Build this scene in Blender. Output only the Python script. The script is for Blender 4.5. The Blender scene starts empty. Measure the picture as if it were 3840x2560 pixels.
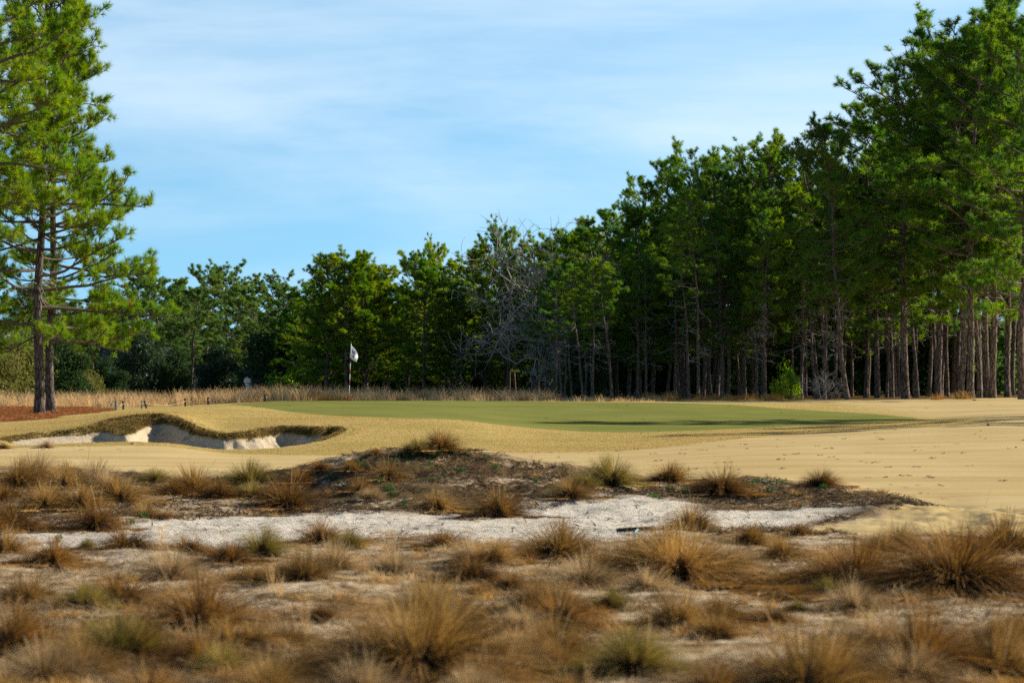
import bpy, math, random
import numpy as np
R = math.radians
sc = bpy.context.scene
COL = sc.collection
F, CU, CV, CZ = 85/36*3840, 1920.0, 1440.0, 1.6     # focal length in photo pixels, principal column, horizon row, eye height
rng = np.random.default_rng(7)
random.seed(7)

# ---------------------------------------------------------------- mesh helpers
def mesh(name, V, faces, mats, midx=None, smooth=False, attrs=None):
    """faces: list of int arrays (n,3) or (n,4)"""
    V = np.asarray(V, dtype=np.float32)
    me = bpy.data.meshes.new(name)
    me.vertices.add(len(V)); me.vertices.foreach_set('co', V.ravel())
    faces = [np.asarray(f, dtype=np.int32) for f in faces if len(f)]
    loops = np.concatenate([f.ravel() for f in faces])
    tot = np.concatenate([np.full(len(f), f.shape[1], dtype=np.int32) for f in faces])
    st = np.zeros(len(tot), dtype=np.int32); st[1:] = np.cumsum(tot)[:-1]
    me.loops.add(len(loops)); me.loops.foreach_set('vertex_index', loops)
    me.polygons.add(len(tot)); me.polygons.foreach_set('loop_start', st); me.polygons.foreach_set('loop_total', tot)
    if smooth: me.polygons.foreach_set('use_smooth', np.ones(len(tot), dtype=bool))
    if midx is not None: me.polygons.foreach_set('material_index', np.asarray(midx, dtype=np.int32))
    for m in (mats if isinstance(mats, (list, tuple)) else [mats]): me.materials.append(m)
    if attrs:
        for k, a in attrs.items():
            at = me.attributes.new(k, 'FLOAT', 'POINT'); at.data.foreach_set('value', np.asarray(a, dtype=np.float32))
    me.update(calc_edges=True); me.validate()
    return me

def link(name, me, parent=None, loc=None, rz=0.0):
    o = bpy.data.objects.new(name, me); COL.objects.link(o)
    if parent is not None: o.parent = parent
    if loc is not None: o.location = loc
    o.rotation_euler = (0, 0, rz)
    return o

def tag(o, label=None, cat=None, group=None, kind=None):
    if label: o['label'] = label
    if cat: o['category'] = cat
    if group: o['group'] = group
    if kind: o['kind'] = kind
    return o

def thing(name, label, cat, loc=(0, 0, 0), rz=0, group=None):
    o = bpy.data.objects.new(name, None); COL.objects.link(o)
    o.location = loc; o.rotation_euler = (0, 0, rz); o.empty_display_size = .3
    return tag(o, label, cat, group)

class MB:
    """collects boxes, tubes and faces for one mesh"""
    def __init__(s): s.V = []; s.T = []; s.Q = []; s.mt = []; s.mq = []; s.n = 0
    def add(s, V, F_, m=0):
        V = np.asarray(V, dtype=np.float64); F_ = np.asarray(F_, dtype=np.int64) + s.n
        s.V.append(V); s.n += len(V)
        if F_.shape[1] == 3: s.T.append(F_); s.mt.append(np.full(len(F_), m))
        else: s.Q.append(F_); s.mq.append(np.full(len(F_), m))
    def tube(s, P, rad, k=6, m=0, cap=True):
        P = np.asarray(P, dtype=np.float64); rad = np.asarray(rad, dtype=np.float64); n = len(P)
        T = np.gradient(P, axis=0); T /= (np.linalg.norm(T, axis=1, keepdims=True)+1e-9)
        ref = np.array([0.13, 0.97, 0.2]) if abs(T[0, 2]) > .7 else np.array([0, 0, 1.0])
        A = np.cross(T, ref); A /= (np.linalg.norm(A, axis=1, keepdims=True)+1e-9); B = np.cross(T, A)
        a = np.arange(k)*2*math.pi/k
        V = P[:, None] + rad[:, None, None]*(np.cos(a)[None, :, None]*A[:, None]+np.sin(a)[None, :, None]*B[:, None])
        i = np.arange(n-1)[:, None]*k; j = np.arange(k)[None]; j2 = (j+1) % k
        Q = np.stack([i+j, i+j2, i+k+j2, i+k+j], -1).reshape(-1, 4)
        s.add(V.reshape(-1, 3), Q, m)
        if cap:
            c = s.n; s.add(P[-1:], np.zeros((0, 3)), m); base = c-k
            s.T.append(np.array([[base+q, base+(q+1) % k, c] for q in range(k)])); s.mt.append(np.full(k, m))
    def box(s, lo, hi, m=0, M=None):
        x0, y0, z0 = lo; x1, y1, z1 = hi
        V = np.array([[x0,y0,z0],[x1,y0,z0],[x1,y1,z0],[x0,y1,z0],[x0,y0,z1],[x1,y0,z1],[x1,y1,z1],[x0,y1,z1]], dtype=float)
        if M is not None: V = V @ np.asarray(M).T
        s.add(V, [[0,3,2,1],[4,5,6,7],[0,1,5,4],[1,2,6,5],[2,3,7,6],[3,0,4,7]], m)
    def mesh(s, name, mats, smooth=False):
        T = np.concatenate(s.T) if s.T else np.zeros((0, 3), int); Q = np.concatenate(s.Q) if s.Q else np.zeros((0, 4), int)
        m = np.concatenate(([np.concatenate(s.mt)] if s.T else [])+([np.concatenate(s.mq)] if s.Q else []))
        return mesh(name, np.concatenate(s.V), [T, Q], mats, m, smooth)

# ---------------------------------------------------------------- noise
_perm = np.random.default_rng(3).random((64, 64))
def vnoise(x, y, s):
    x = np.asarray(x, dtype=float)/s; y = np.asarray(y, dtype=float)/s
    xi = np.floor(x).astype(int); yi = np.floor(y).astype(int); fx = x-xi; fy = y-yi
    fx = fx*fx*(3-2*fx); fy = fy*fy*(3-2*fy)
    g = lambda a, b: _perm[a & 63, b & 63]
    return (g(xi, yi)*(1-fx)+g(xi+1, yi)*fx)*(1-fy)+(g(xi, yi+1)*(1-fx)+g(xi+1, yi+1)*fx)*fy
def fbm(x, y, s, o=4):
    t = 0; a = .5
    for k in range(o): t = t + a*(vnoise(x+17.3*k, y-9.1*k, s)-.5); s = s*.47; a *= .5
    return t
def sst(a, b, x):
    t = np.clip((x-a)/(b-a), 0, 1); return t*t*(3-2*t)

# ---------------------------------------------------------------- terrain
def herm(xs, ys, x):
    xs = np.asarray(xs, float); ys = np.asarray(ys, float); x = np.clip(x, xs[0], xs[-1])
    d = np.diff(ys)/np.diff(xs); m = np.zeros_like(ys); m[1:-1] = (d[1:]+d[:-1])/2
    m[1:-1] = np.where(d[1:]*d[:-1] <= 0, 0, m[1:-1]); m[0] = d[0]; m[-1] = d[-1]
    i = np.clip(np.searchsorted(xs, x)-1, 0, len(xs)-2); h = xs[i+1]-xs[i]; t = (x-xs[i])/h
    return ys[i]*(2*t**3-3*t**2+1)+h*m[i]*(t**3-2*t**2+t)+ys[i+1]*(3*t**2-2*t**3)+h*m[i+1]*(t**3-t**2)
US = [-1200, -100, 300, 600, 850, 1100, 1400, 1700, 2000, 2300, 2700, 3000, 3480, 3840, 5000]
TAB = {0: [0]*15, 30: [0]*15, 36: [0]*15,
 42: [.05,.05,.05,.05,.05,.05,.05,.05,.08,.10,.15,.17,.17,.17,.17],
 48: [.10,.10,.09,.08,.05,.04,.04,.04,.06,.08,.17,.22,.25,.30,.30],
 55: [.20,.14,.16,.15,.03,.02,.05,.05,.05,.08,.20,.25,.33,.38,.40],
 60: [.25,.25,.27,.32,.22,.26,.25,.22,.15,.15,.25,.28,.37,.45,.45],
 66: [.36,.36,.52,.76,.47,.54,.57,.52,.30,.25,.28,.30,.42,.50,.50],
 72: [.42,.42,.56,.77,.62,.60,.66,.60,.42,.36,.34,.34,.45,.56,.56],
 80: [.50,.50,.60,.74,.76,.70,.72,.68,.58,.52,.48,.46,.50,.63,.63],
 95: [.66,.66,.62,.68,.80,.92,.92,.92,.90,.88,.84,.76,.70,.75,.75],
 122:[.60,.55,.55,.60,.70,.80,.83,.84,.84,.84,.84,.83,.87,.94,.94],
 180:[.5,.5,.5,.5,.6,.7,.75,.8,.8,.8,.8,.8,.8,.85,.85],
 400:[.5,.5,.5,.5,.5,.6,.7,.8,.8,.8,.8,.8,.8,.8,.8],
 3000:[.5]*15}
_uu = np.linspace(-1200, 5000, 311); _ys = sorted(TAB)
_YG = np.concatenate([np.arange(0, 130, .25), np.geomspace(130, 3000, 80)])
_c = np.array([herm(_ys, [TAB[y][k] for y in _ys], _YG) for k in range(15)])
_D = np.array([herm(US, _c[:, j], _uu) for j in range(len(_YG))])        # (Y,u)
def base(x, Y):
    Yc = np.maximum(Y, 20.0); u = np.clip(CU+x/Yc*F, -1200, 4999.9); Yq = np.clip(Y, 0, 2999)
    a = (u+1200)/20; i = np.clip(a.astype(int), 0, 309); fa = a-i
    j = np.clip(np.searchsorted(_YG, Yq)-1, 0, len(_YG)-2); fb = np.clip((Yq-_YG[j])/(_YG[j+1]-_YG[j]), 0, 1)
    return (_D[j, i]*(1-fa)+_D[j, i+1]*fa)*(1-fb)+(_D[j+1, i]*(1-fa)+_D[j+1, i+1]*fa)*fb
# ridge between the sandy waste area and the fairway
RU = [-1500, 0, 300, 500, 900, 1150, 1300, 1450, 1620, 1750, 1900, 2050, 2200, 2400, 2600, 2900, 3100, 3300, 3550, 3700, 5000]
RY = [47, 46, 43.5, 41, 40, 38.5, 38, 37.5, 37.5, 37.5, 37.5, 37, 37, 37, 37, 37, 36, 34.5, 33, 32, 31]
RZ = [.05, .05, .04, .05, .12, .31, .47, .56, .61, .61, .53, .43, .34, .20, .10, .15, .09, .01, -.05, -.03, 0]
def uof(x, Y): return CU+x/np.maximum(Y, 12.0)*F
def edge_y(x, Y): return herm(RU, RY, uof(x, Y))
# bunker outline (u, Y) -> world
BK = [(10,55.6),(300,57.6),(480,57.9),(600,57.4),(800,56.6),(1000,56.9),(1150,58.0),(1220,59.4),(1300,62.6),(1285,63.6),
      (1240,63.9),(1180,63.5),(1100,64.4),(1000,64.0),(940,62.7),(850,62.2),(770,62.9),(700,64.6),(640,65.9),(600,66.3),(500,66.6),(400,66.2),
      (372,64.6),(290,63.2),(200,63.0),(100,61.8),(20,60.2),(-20,58.0)]
def smooth_closed(P, n=2):
    P = np.array(P, float)
    for _ in range(n):
        Q = np.roll(P, -1, 0); P = np.stack([P*.75+Q*.25, P*.25+Q*.75], 1).reshape(-1, 2)
    return P
def poly_w(L, n=2): return smooth_closed([((u-CU)/F*y, y) for u, y in L], n)
BKW = poly_w(BK, 2)
def sdf(P, x, y):
    """distance to polygon edge, positive inside"""
    x = np.asarray(x, float); y = np.asarray(y, float)
    d = np.full(x.shape, 1e9); ins = np.zeros(x.shape, bool); n = len(P)
    for k in range(n):
        ax, ay = P[k]; bx, by = P[(k+1) % n]; ex, ey = bx-ax, by-ay
        t = np.clip(((x-ax)*ex+(y-ay)*ey)/(ex*ex+ey*ey+1e-12), 0, 1)
        d = np.minimum(d, np.hypot(x-ax-t*ex, y-ay-t*ey))
        c = ((ay > y) != (by > y)) & (x < (bx-ax)*(y-ay)/(by-ay+1e-12)+ax); ins ^= c
    return np.where(ins, d, -d)
def bunker(x, Y, z):
    """returns z with the bunker cut in, and how sandy the point is (0..1)"""
    m = (Y > 54) & (Y < 69) & (x > -13.5) & (x < -3.0)
    sand = np.zeros(x.shape)
    if not m.any(): return z, sand
    xm, ym, zm = x[m], Y[m], z[m]; u = uof(xm, ym)
    wob = .20*fbm(xm, ym, .8, 3)+.24*fbm(xm+5, ym, .26, 3)
    s = sdf(BKW, xm, ym)+wob
    back = sst(58.2, 60.2, ym-.0004*(u-600))                        # 1 on the far side
    wg = .26+1.6*np.exp(-((u-480)/75)**2)*back + .3*(1-back)        # width of the grassy face
    wg = wg*(1-.5*sst(385, 300, u)*back)
    ws = .8+2.8*sst(430, 250, u)                                  # width of the sand slope below it
    floor = -.28+.12*sst(430, 250, u)+.03*fbm(xm, ym, 1.5, 3)
    mid = zm-(zm-floor)*np.where(back > .5, .25+.18*fbm(xm*1.3, ym*.3, .7, 3), .5)*np.minimum(1, 1-.45*sst(400, 200, u))
    t1 = np.clip(s/wg, 0, 1); t2 = np.clip((s-wg)/ws, 0, 1)
    zz = np.where(s <= 0, zm, zm+(mid-zm)*(t1**1.5)*(1)+(floor-mid)*(1-(1-t2)**1.8))
    zz = zz + .035*fbm(xm*1.0+ym*.8, ym, .22, 3)*sst(.0, .2, s)*(1-t2)
    # soft rolled lip just outside
    zz = zz + .02*np.exp(-(s/.5)**2)*back*(s <= 0)+.02*back*(s > 0)*(1-t1)
    z = z.copy(); z[m] = zz; sand[m] = sst(wg*.80, wg*1.02, s); return z, sand
def ground_z(x, Y, full=False):
    x = np.asarray(x, float); Y = np.asarray(Y, float)
    z = base(x, Y); u = uof(x, Y); ey = herm(RU, RY, u); rz = herm(RU, RZ, u)
    waste = sst(.6, -.9, Y-ey)
    pit = -.07*np.exp(-((Y-29.5)/3.2)**2)
    zb = z+pit*waste
    d = Y-ey; front = 6.0+1.0*sst(1000, 1600, u)*sst(2400, 1900, u)
    b = np.where(d < 0, sst(-front, 0, d)**1.25, sst(3.6, 0, d))
    z = zb+(rz-zb)*b*np.where(Y < 60, 1, 0)
    hum = waste*(.20*fbm(x, Y, 1.6, 4)+.07*fbm(x+40, Y, .33, 3))
    z = z+hum*(1+.8*b)*(Y > -5)
    z = z + (1-waste)*(.05*fbm(x, Y, 9, 2)+.004*fbm(x, Y, .3, 2))*sst(150, 110, Y)
    z = z + .5*fbm(x, Y, 60, 3)*sst(140, 400, Y)
    z, sand = bunker(np.atleast_1d(x), np.atleast_1d(Y), np.atleast_1d(z))
    if full: return z, sand, waste
    return z
def gz(x, y): return float(ground_z(np.array([float(x)]), np.array([float(y)]))[0])
_ty = np.concatenate([np.arange(8, 60, .05), np.arange(60, 140, .1), np.geomspace(140, 900, 400)])
def cast(u, v):
    """where the line through photo pixel (u, v) meets the terrain"""
    x = (u-CU)/F*_ty; zr = CZ-(v-CV)/F*_ty; h = ground_z(x, _ty)
    k = np.argmax(zr <= h) if (zr <= h).any() else len(_ty)-1
    return x[k], _ty[k], h[k]
def at(u, Y):
    x = (u-CU)/F*Y; return x, Y, gz(x, Y)
def wpoly(L, n=2): return smooth_closed([cast(u, v)[:2] for u, v in L], n)

GREEN = wpoly([(960,1526),(1130,1543),(1300,1562),(1450,1569),(1700,1572),(1850,1590),(2000,1604),(2200,1618),(2400,1622),(2700,1611),
               (3000,1596),(3300,1581),(3480,1570),(3400,1556),(3200,1541),(3000,1529),(2800,1519)], 2)
GREEN = np.array([p for p in GREEN])
gb = smooth_closed([cast(960,1526)[:2], cast(1300,1562)[:2], cast(1500,1569)[:2], cast(1700,1572)[:2], cast(1850,1590)[:2], cast(2000,1604)[:2], cast(2200,1618)[:2],
      cast(2400,1622)[:2], cast(2700,1611)[:2], cast(3000,1596)[:2], cast(3300,1582)[:2], cast(3490,1570)[:2], (12.9,86), (9.5,92), (4,97), (-3,99.5), (-9.5,99), (-11.5,94)], 2)
GREEN = gb
TONGUE = smooth_closed([cast(2950,1975)[:2], cast(3350,1925)[:2], cast(3560,1900)[:2], cast(3700,1880)[:2], cast(3900,1860)[:2], (9, 33), (13, 33), (13, 26), cast(3950,2030)[:2], cast(3500,1990)[:2], cast(3150,2000)[:2]], 2)
STRIP = smooth_closed([cast(-200,2040)[:2], cast(200,1990)[:2], cast(480,1960)[:2], cast(800,1940)[:2], cast(1100,1930)[:2], cast(1400,1925)[:2], cast(1700,1935)[:2], cast(2000,1915)[:2],
      cast(2150,1870)[:2], cast(2350,1860)[:2], cast(2600,1885)[:2], cast(2700,1920)[:2], cast(3000,1905)[:2], cast(3330,1898)[:2], cast(3150,1930)[:2], cast(2850,1985)[:2],
      cast(2550,2000)[:2], cast(2300,2050)[:2], cast(2050,2020)[:2], cast(1850,2060)[:2], cast(1600,2000)[:2], cast(1250,2020)[:2], cast(900,2060)[:2], cast(600,2040)[:2], cast(350,2080)[:2], cast(0,2060)[:2], cast(-200,2080)[:2]], 1)
STRAW = smooth_closed([(-24, 74.5), cast(0,1584)[:2], cast(150,1573)[:2], cast(280,1554)[:2], cast(410,1541)[:2], cast(420,1533)[:2], (-18.5, 104), (-40, 106), (-40, 76)], 2)

def make_ground(M):
    t_f = np.linspace(-.235, .235, 760)
    t_o = np.concatenate([np.linspace(.237, .32, 24), np.linspace(.33, .8, 26), np.geomspace(.85, 40, 26)])
    T = np.concatenate([-t_o[::-1], t_f, t_o])
    Ys = np.concatenate([np.geomspace(1500, 60, 14)[:-1]*-1, np.linspace(-58, 7, 24), np.arange(8, 12, .25), np.arange(12, 26, .055), np.arange(26, 41, .045),
                         np.arange(41, 56, .22), np.arange(56, 58.5, .09), np.arange(58.5, 61.5, .11), np.arange(61.5, 67.4, .035), np.arange(67.5, 76, .22), np.arange(76, 106, .28), np.arange(106.5, 135, 1.0), np.geomspace(136, 2800, 60)])
    Yg, Tg = np.meshgrid(Ys, T, indexing='ij'); X = Tg*np.sqrt(Yg**2+16.0)
    x = X.ravel(); y = Yg.ravel(); z, sand, waste = ground_z(x, y, True)
    n, m = X.shape
    near = (y > 8) & (y < 135) & (np.abs(x) < 45)
    g = np.full(x.shape, -9.0); g[near] = sdf(GREEN, x[near], y[near])
    st = np.full(x.shape, -9.0); st[near] = sdf(STRAW, x[near], y[near])
    tg = np.full(x.shape, -9.0); q = (y > 22) & (y < 40) & (np.abs(x) < 16); tg[q] = sdf(TONGUE, x[q], y[q])
    sp = np.full(x.shape, -9.0); sp[q] = sdf(STRIP, x[q], y[q])
    u = uof(x, y)
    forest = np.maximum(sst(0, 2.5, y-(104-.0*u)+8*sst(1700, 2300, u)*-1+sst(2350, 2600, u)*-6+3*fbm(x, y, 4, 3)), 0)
    tongue = sst(-.25, .25, tg+.5*fbm(x, y, .9, 3))
    waste_m = np.clip(waste*(1-tongue), 0, 1)
    green_m = sst(-.12, .12, g)
    straw_m = sst(-.3, .3, st+1.2*fbm(x, y, 1.5, 3))*(1-waste_m)
    # apron: the banks between fairway and green, kept a little longer
    AU = [-1500, 0, 300, 600, 1000, 1250, 1700, 2000, 2300, 2600, 3000, 3400, 5000]
    AY = [56, 55, 55.5, 55.6, 54, 53.5, 55, 55, 55, 57, 63, 67, 70]
    apron = sst(-.15, .15, y-herm(AU, AY, u))*(1-waste_m)*sst(16, 12, x-.0*y)*(y < 104)
    z = z+.012*fbm(x, y, .12, 2)*apron*(1-green_m)*(1-sand)
    strip = sst(-.5, .35, sp+1.3*fbm(x, y, 1.1, 4))*waste_m
    ey = herm(RU, RY, u); d = y-ey
    mound = sst(-8.5, -5.5, d)*waste_m
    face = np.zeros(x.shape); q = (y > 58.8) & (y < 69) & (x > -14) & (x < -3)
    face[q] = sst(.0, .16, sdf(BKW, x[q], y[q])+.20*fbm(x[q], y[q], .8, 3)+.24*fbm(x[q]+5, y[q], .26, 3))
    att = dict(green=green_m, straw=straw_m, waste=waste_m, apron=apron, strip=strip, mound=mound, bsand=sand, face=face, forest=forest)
    V = np.stack([x, y, z], 1)
    i = (np.arange(n-1)[:, None]*m+np.arange(m-1)[None]); Q = np.stack([i, i+1, i+m+1, i+m], -1).reshape(-1, 4)
    fm = lambda a: a[Q].mean(1)
    zone = np.ones(len(Q), int)                       # 1 fairway
    zone[fm(waste_m) > .5] = 0; zone[fm(forest) > .5] = 0; yc = fm(y); zone[yc > 125] = 0; zone[yc < 5] = 0
    zone[fm(straw_m) > .5] = 4; zone[fm(green_m) > .5] = 2; zone[fm(sand) > .5] = 3
    for k, nm in enumerate(['ground', 'fairway', 'putting_green', 'bunker', 'pine_straw_bed']):
        q = Q[zone == k]; ids, inv = np.unique(q, return_inverse=True); q2 = inv.reshape(q.shape)
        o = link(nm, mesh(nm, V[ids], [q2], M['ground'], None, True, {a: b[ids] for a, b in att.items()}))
        o['kind'] = 'structure'

# ---------------------------------------------------------------- materials
def newmat(name):
    m = bpy.data.materials.new(name); m.use_nodes = True; nt = m.node_tree; nt.nodes.clear(); return m, nt
class NT:
    def __init__(s, nt): s.nt = nt
    def n(s, t, **k):
        nd = s.nt.nodes.new(t)
        for a, b in k.items(): setattr(nd, a, b)
        return nd
    def l(s, a, b): s.nt.links.new(a, b)
    def val(s, sock, v):
        if hasattr(v, 'links'): s.l(v, sock)
        else: sock.default_value = v
    def math(s, op, a, b=0.0, clamp=False):
        nd = s.n('ShaderNodeMath', operation=op); nd.use_clamp = clamp; s.val(nd.inputs[0], a); s.val(nd.inputs[1], b); return nd.outputs[0]
    def attr(s, name): return s.n('ShaderNodeAttribute', attribute_name=name).outputs['Fac']
    def noise(s, vec, scale, detail=4, rough=.6, dist=0):
        nd = s.n('ShaderNodeTexNoise'); s.l(vec, nd.inputs['Vector']); nd.inputs['Scale'].default_value = scale
        nd.inputs['Detail'].default_value = detail; nd.inputs['Roughness'].default_value = rough; nd.inputs['Distortion'].default_value = dist
        return nd.outputs['Fac']
    def map(s, v, a, b, c=0, d=1):
        nd = s.n('ShaderNodeMapRange', interpolation_type='SMOOTHSTEP'); s.val(nd.inputs[0], v)
        for i, q in enumerate((a, b, c, d)): nd.inputs[i+1].default_value = q
        return nd.outputs[0]
    def mix(s, f, a, b, mode='MIX'):
        nd = s.n('ShaderNodeMix', data_type='RGBA', blend_type=mode); s.val(nd.inputs[0], f)
        for i, c in ((6, a), (7, b)):
            if hasattr(c, 'links'): s.l(c, nd.inputs[i])
            else: nd.inputs[i].default_value = (*c, 1)
        return nd.outputs[2]
    def scalev(s, v, sx, sy, sz):
        nd = s.n('ShaderNodeVectorMath', operation='MULTIPLY'); s.l(v, nd.inputs[0]); nd.inputs[1].default_value = (sx, sy, sz); return nd.outputs[0]
def principled(nt, color, rough=.9, spec=.2, bump=None, bs=.3, bd=.01, extra=None):
    p = nt.n('ShaderNodeBsdfPrincipled'); nt.val(p.inputs['Roughness'], rough); p.inputs['Specular IOR Level'].default_value = spec
    if hasattr(color, 'links'): nt.l(color, p.inputs['Base Color'])
    else: p.inputs['Base Color'].default_value = (*color, 1)
    if bump is not None:
        b = nt.n('ShaderNodeBump'); nt.l(bump, b.inputs['Height']); nt.val(b.inputs['Strength'], bs); b.inputs['Distance'].default_value = bd
        nt.l(b.outputs[0], p.inputs['Normal'])
    o = nt.n('ShaderNodeOutputMaterial'); nt.l(p.outputs[0], o.inputs[0]); return p

def mat_ground():
    m, t = newmat('turf_and_sand'); n = NT(t)
    P = n.n('ShaderNodeNewGeometry').outputs['Position']
    fine = n.noise(P, 26, 5, .65); mid = n.noise(P, 3.0, 5, .6); big = n.noise(P, .35, 4, .55); grain = n.noise(P, 90, 3, .7)
    streak = n.noise(n.scalev(P, .05, 1.1, 1), 1.0, 5, .6, .25)           # mowing lines run across the fairway
    streak2 = n.noise(n.scalev(P, .3, 8, 1), 1.0, 4, .65, .3)
    # fairway: dormant bermuda
    fw = n.mix(n.map(big, .35, .65), (.55, .41, .195), (.61, .475, .24))
    fw = n.mix(n.map(streak, .45, .65, 0, .42), fw, (.40, .27, .10))
    fw = n.mix(n.map(streak2, .56, .70, 0, .55), fw, (.68, .50, .22))
    fw = n.mix(n.map(fine, .55, .8, 0, .35), fw, (.36, .26, .12))
    fw = n.mix(n.map(grain, .68, .78, 0, .5), fw, (.20, .13, .06))
    ap = n.mix(n.map(mid, .3, .7), (.58, .425, .165), (.51, .39, .14))
    ap = n.mix(n.map(big, .44, .66, 0, .35), ap, (.29, .255, .058))
    ap = n.mix(n.map(fine, .45, .75, 0, .7), ap, (.24, .17, .055))
    ap = n.mix(n.map(grain, .62, .75, 0, .5), ap, (.66, .5, .2))
    col = n.mix(n.attr('apron'), fw, ap)
    gr = n.mix(n.map(big, .35, .65), (.180, .205, .056), (.235, .245, .072))
    gr = n.mix(n.map(n.noise(n.scalev(P, .08, 1.5, 1), 1, 4, .6), .45, .65, 0, .45), gr, (.23, .205, .045))
    gr = n.mix(n.map(fine, .5, .8, 0, .3), gr, (.10, .115, .018))
    col = n.mix(n.attr('green'), col, gr)
    # waste ground: sand, thatch, dark litter
    sandc = n.mix(n.map(mid, .35, .7), (.80, .74, .64), (.70, .63, .51))
    thatch = n.mix(n.map(fine, .35, .7), (.37, .235, .10), (.15, .09, .042))
    lit_p = n.noise(n.scalev(P, 1, 1.0, 1), 2.1, 6, .68, .6)
    lit = n.map(lit_p, .46, .60)
    tan = n.mix(n.map(n.noise(P, 1.3, 5, .6, .4), .38, .58), (.55, .40, .235), (.72, .59, .415))
    wa = n.mix(lit, tan, thatch)
    wa = n.mix(n.math('MULTIPLY', n.map(n.noise(P, 4.2, 6, .7, .5), .52, .62), .6), wa, (.10, .068, .042))
    mo_l = n.map(n.math('ADD', n.noise(P, 5.5, 6, .72, 1.0), n.math('MULTIPLY', n.math('SUBTRACT', n.noise(P, .9, 2, .5), .5), .55)), .36, .46)
    mo = n.mix(mo_l, (.62, .49, .34), n.mix(n.map(fine, .4, .65), (.20, .13, .065), (.065, .042, .022)))
    mo = n.mix(n.map(n.noise(P, 2.3, 5, .7), .56, .64, 0, .7), mo, (.09, .12, .04))
    wa = n.mix(n.attr('mound'), wa, mo)
    wl = n.map(n.noise(P, 8, 6, .75, .8), .56, .64, 0, .8)
    stc = n.mix(wl, sandc, (.19, .135, .09))
    wa = n.mix(n.attr('strip'), wa, stc)
    col = n.mix(n.attr('waste'), col, wa)
    stw = n.mix(n.map(n.noise(n.scalev(P, 1, 3, 1), 5, 6, .75, 1.0), .40, .62), (.36, .145, .06), (.12, .045, .022))
    col = n.mix(n.attr('straw'), col, stw)
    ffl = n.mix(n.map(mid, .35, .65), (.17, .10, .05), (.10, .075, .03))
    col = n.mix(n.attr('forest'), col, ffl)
    bs_ = n.mix(n.map(n.noise(n.scalev(P, 3, 1, 1), 2.5, 6, .7, .6), .45, .75), (.54, .45, .32), (.43, .35, .24))
    bs_ = n.mix(n.map(n.noise(P, 14, 5, .7), .66, .74, 0, .6), bs_, (.26, .19, .12))
    col = n.mix(n.attr('bsand'), col, bs_)
    fc = n.mix(n.map(n.noise(P, 9, 6, .7), .42, .6), (.20, .13, .036), (.06, .04, .015))  # grass face under the lip, darkened so its shade sits in the colour
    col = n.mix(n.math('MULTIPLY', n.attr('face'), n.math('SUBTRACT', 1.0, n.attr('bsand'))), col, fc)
    rough_h = n.math('ADD', n.math('MULTIPLY', n.attr('waste'), .9), n.math('ADD', n.math('MULTIPLY', n.attr('apron'), .6), .12))
    hgt = n.math('ADD', n.math('MULTIPLY', n.noise(P, 12, 6, .7), .7), n.math('MULTIPLY', grain, .3))
    principled(n, col, 1.0, .0, hgt, n.math('MULTIPLY', rough_h, n.math('SUBTRACT', 1.0, n.math('MULTIPLY', n.attr('green'), .8))), .06)
    return m

def mat_leaf(name, c1, c2, c3, transl=.35, noise_s=.7, rough=.55, vary=.35, spec=.3):
    m, t = newmat(name); n = NT(t)
    P = n.n('ShaderNodeNewGeometry').outputs['Position']
    rnd = n.n('ShaderNodeObjectInfo').outputs['Random']; rpi = n.n('ShaderNodeNewGeometry').outputs['Random Per Island']
    c = n.mix(n.map(n.noise(P, noise_s, 3, .6), .38, .62), c1, c2)
    c = n.mix(n.math('MULTIPLY', rnd, vary), c, c3)
    c = n.mix(n.math('MULTIPLY', rpi, .45), c, n.mix(.5, c3, c1))
    if name.startswith('wiregrass'): c = n.mix(n.map(n.attr('lock'), .30, .85, 0, .85), c, tuple(.5*q for q in c3))
    p = n.n('ShaderNodeBsdfPrincipled'); n.l(c, p.inputs['Base Color']); p.inputs['Roughness'].default_value = rough; p.inputs['Specular IOR Level'].default_value = spec
    tr = n.n('ShaderNodeBsdfTranslucent'); hs = n.n('ShaderNodeHueSaturation'); hs.inputs['Saturation'].default_value = 1.1; hs.inputs['Value'].default_value = 1.5
    n.l(c, hs.inputs['Color']); n.l(hs.outputs[0], tr.inputs['Color'])
    mx = n.n('ShaderNodeMixShader'); mx.inputs[0].default_value = transl; n.l(p.outputs[0], mx.inputs[1]); n.l(tr.outputs[0], mx.inputs[2])
    o = n.n('ShaderNodeOutputMaterial'); n.l(mx.outputs[0], o.inputs[0]); return m

def mat_bark(name, c1, c2, sc_=9, stretch=.22):
    m, t = newmat(name); n = NT(t)
    P = n.n('ShaderNodeTexCoord').outputs['Object']
    v = n.n('ShaderNodeTexVoronoi', feature='DISTANCE_TO_EDGE'); v.inputs['Scale'].default_value = sc_
    n.l(n.scalev(P, 1, 1, stretch), v.inputs['Vector'])
    ns = n.noise(n.scalev(P, 1, 1, .4), 6, 5, .7)
    e = n.map(v.outputs['Distance'], .0, .13)
    c = n.mix(e, tuple(.35*a for a in c2), n.mix(n.map(ns, .35, .65), c1, c2))
    principled(n, c, .9, .15, n.math('ADD', e, n.math('MULTIPLY', ns, .5)), .9, .03); return m

def mat_flat(name, c, rough=.8, var=.15, scale=6, spec=.3, bump=.2):
    m, t = newmat(name); n = NT(t); P = n.n('ShaderNodeTexCoord').outputs['Object']
    ns = n.noise(P, scale, 5, .65)
    col = n.mix(n.map(ns, .3, .7, 0, 1), c, tuple(a*(1-var*2) for a in c))
    principled(n, col, rough, spec, ns, bump, .01); return m

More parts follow.
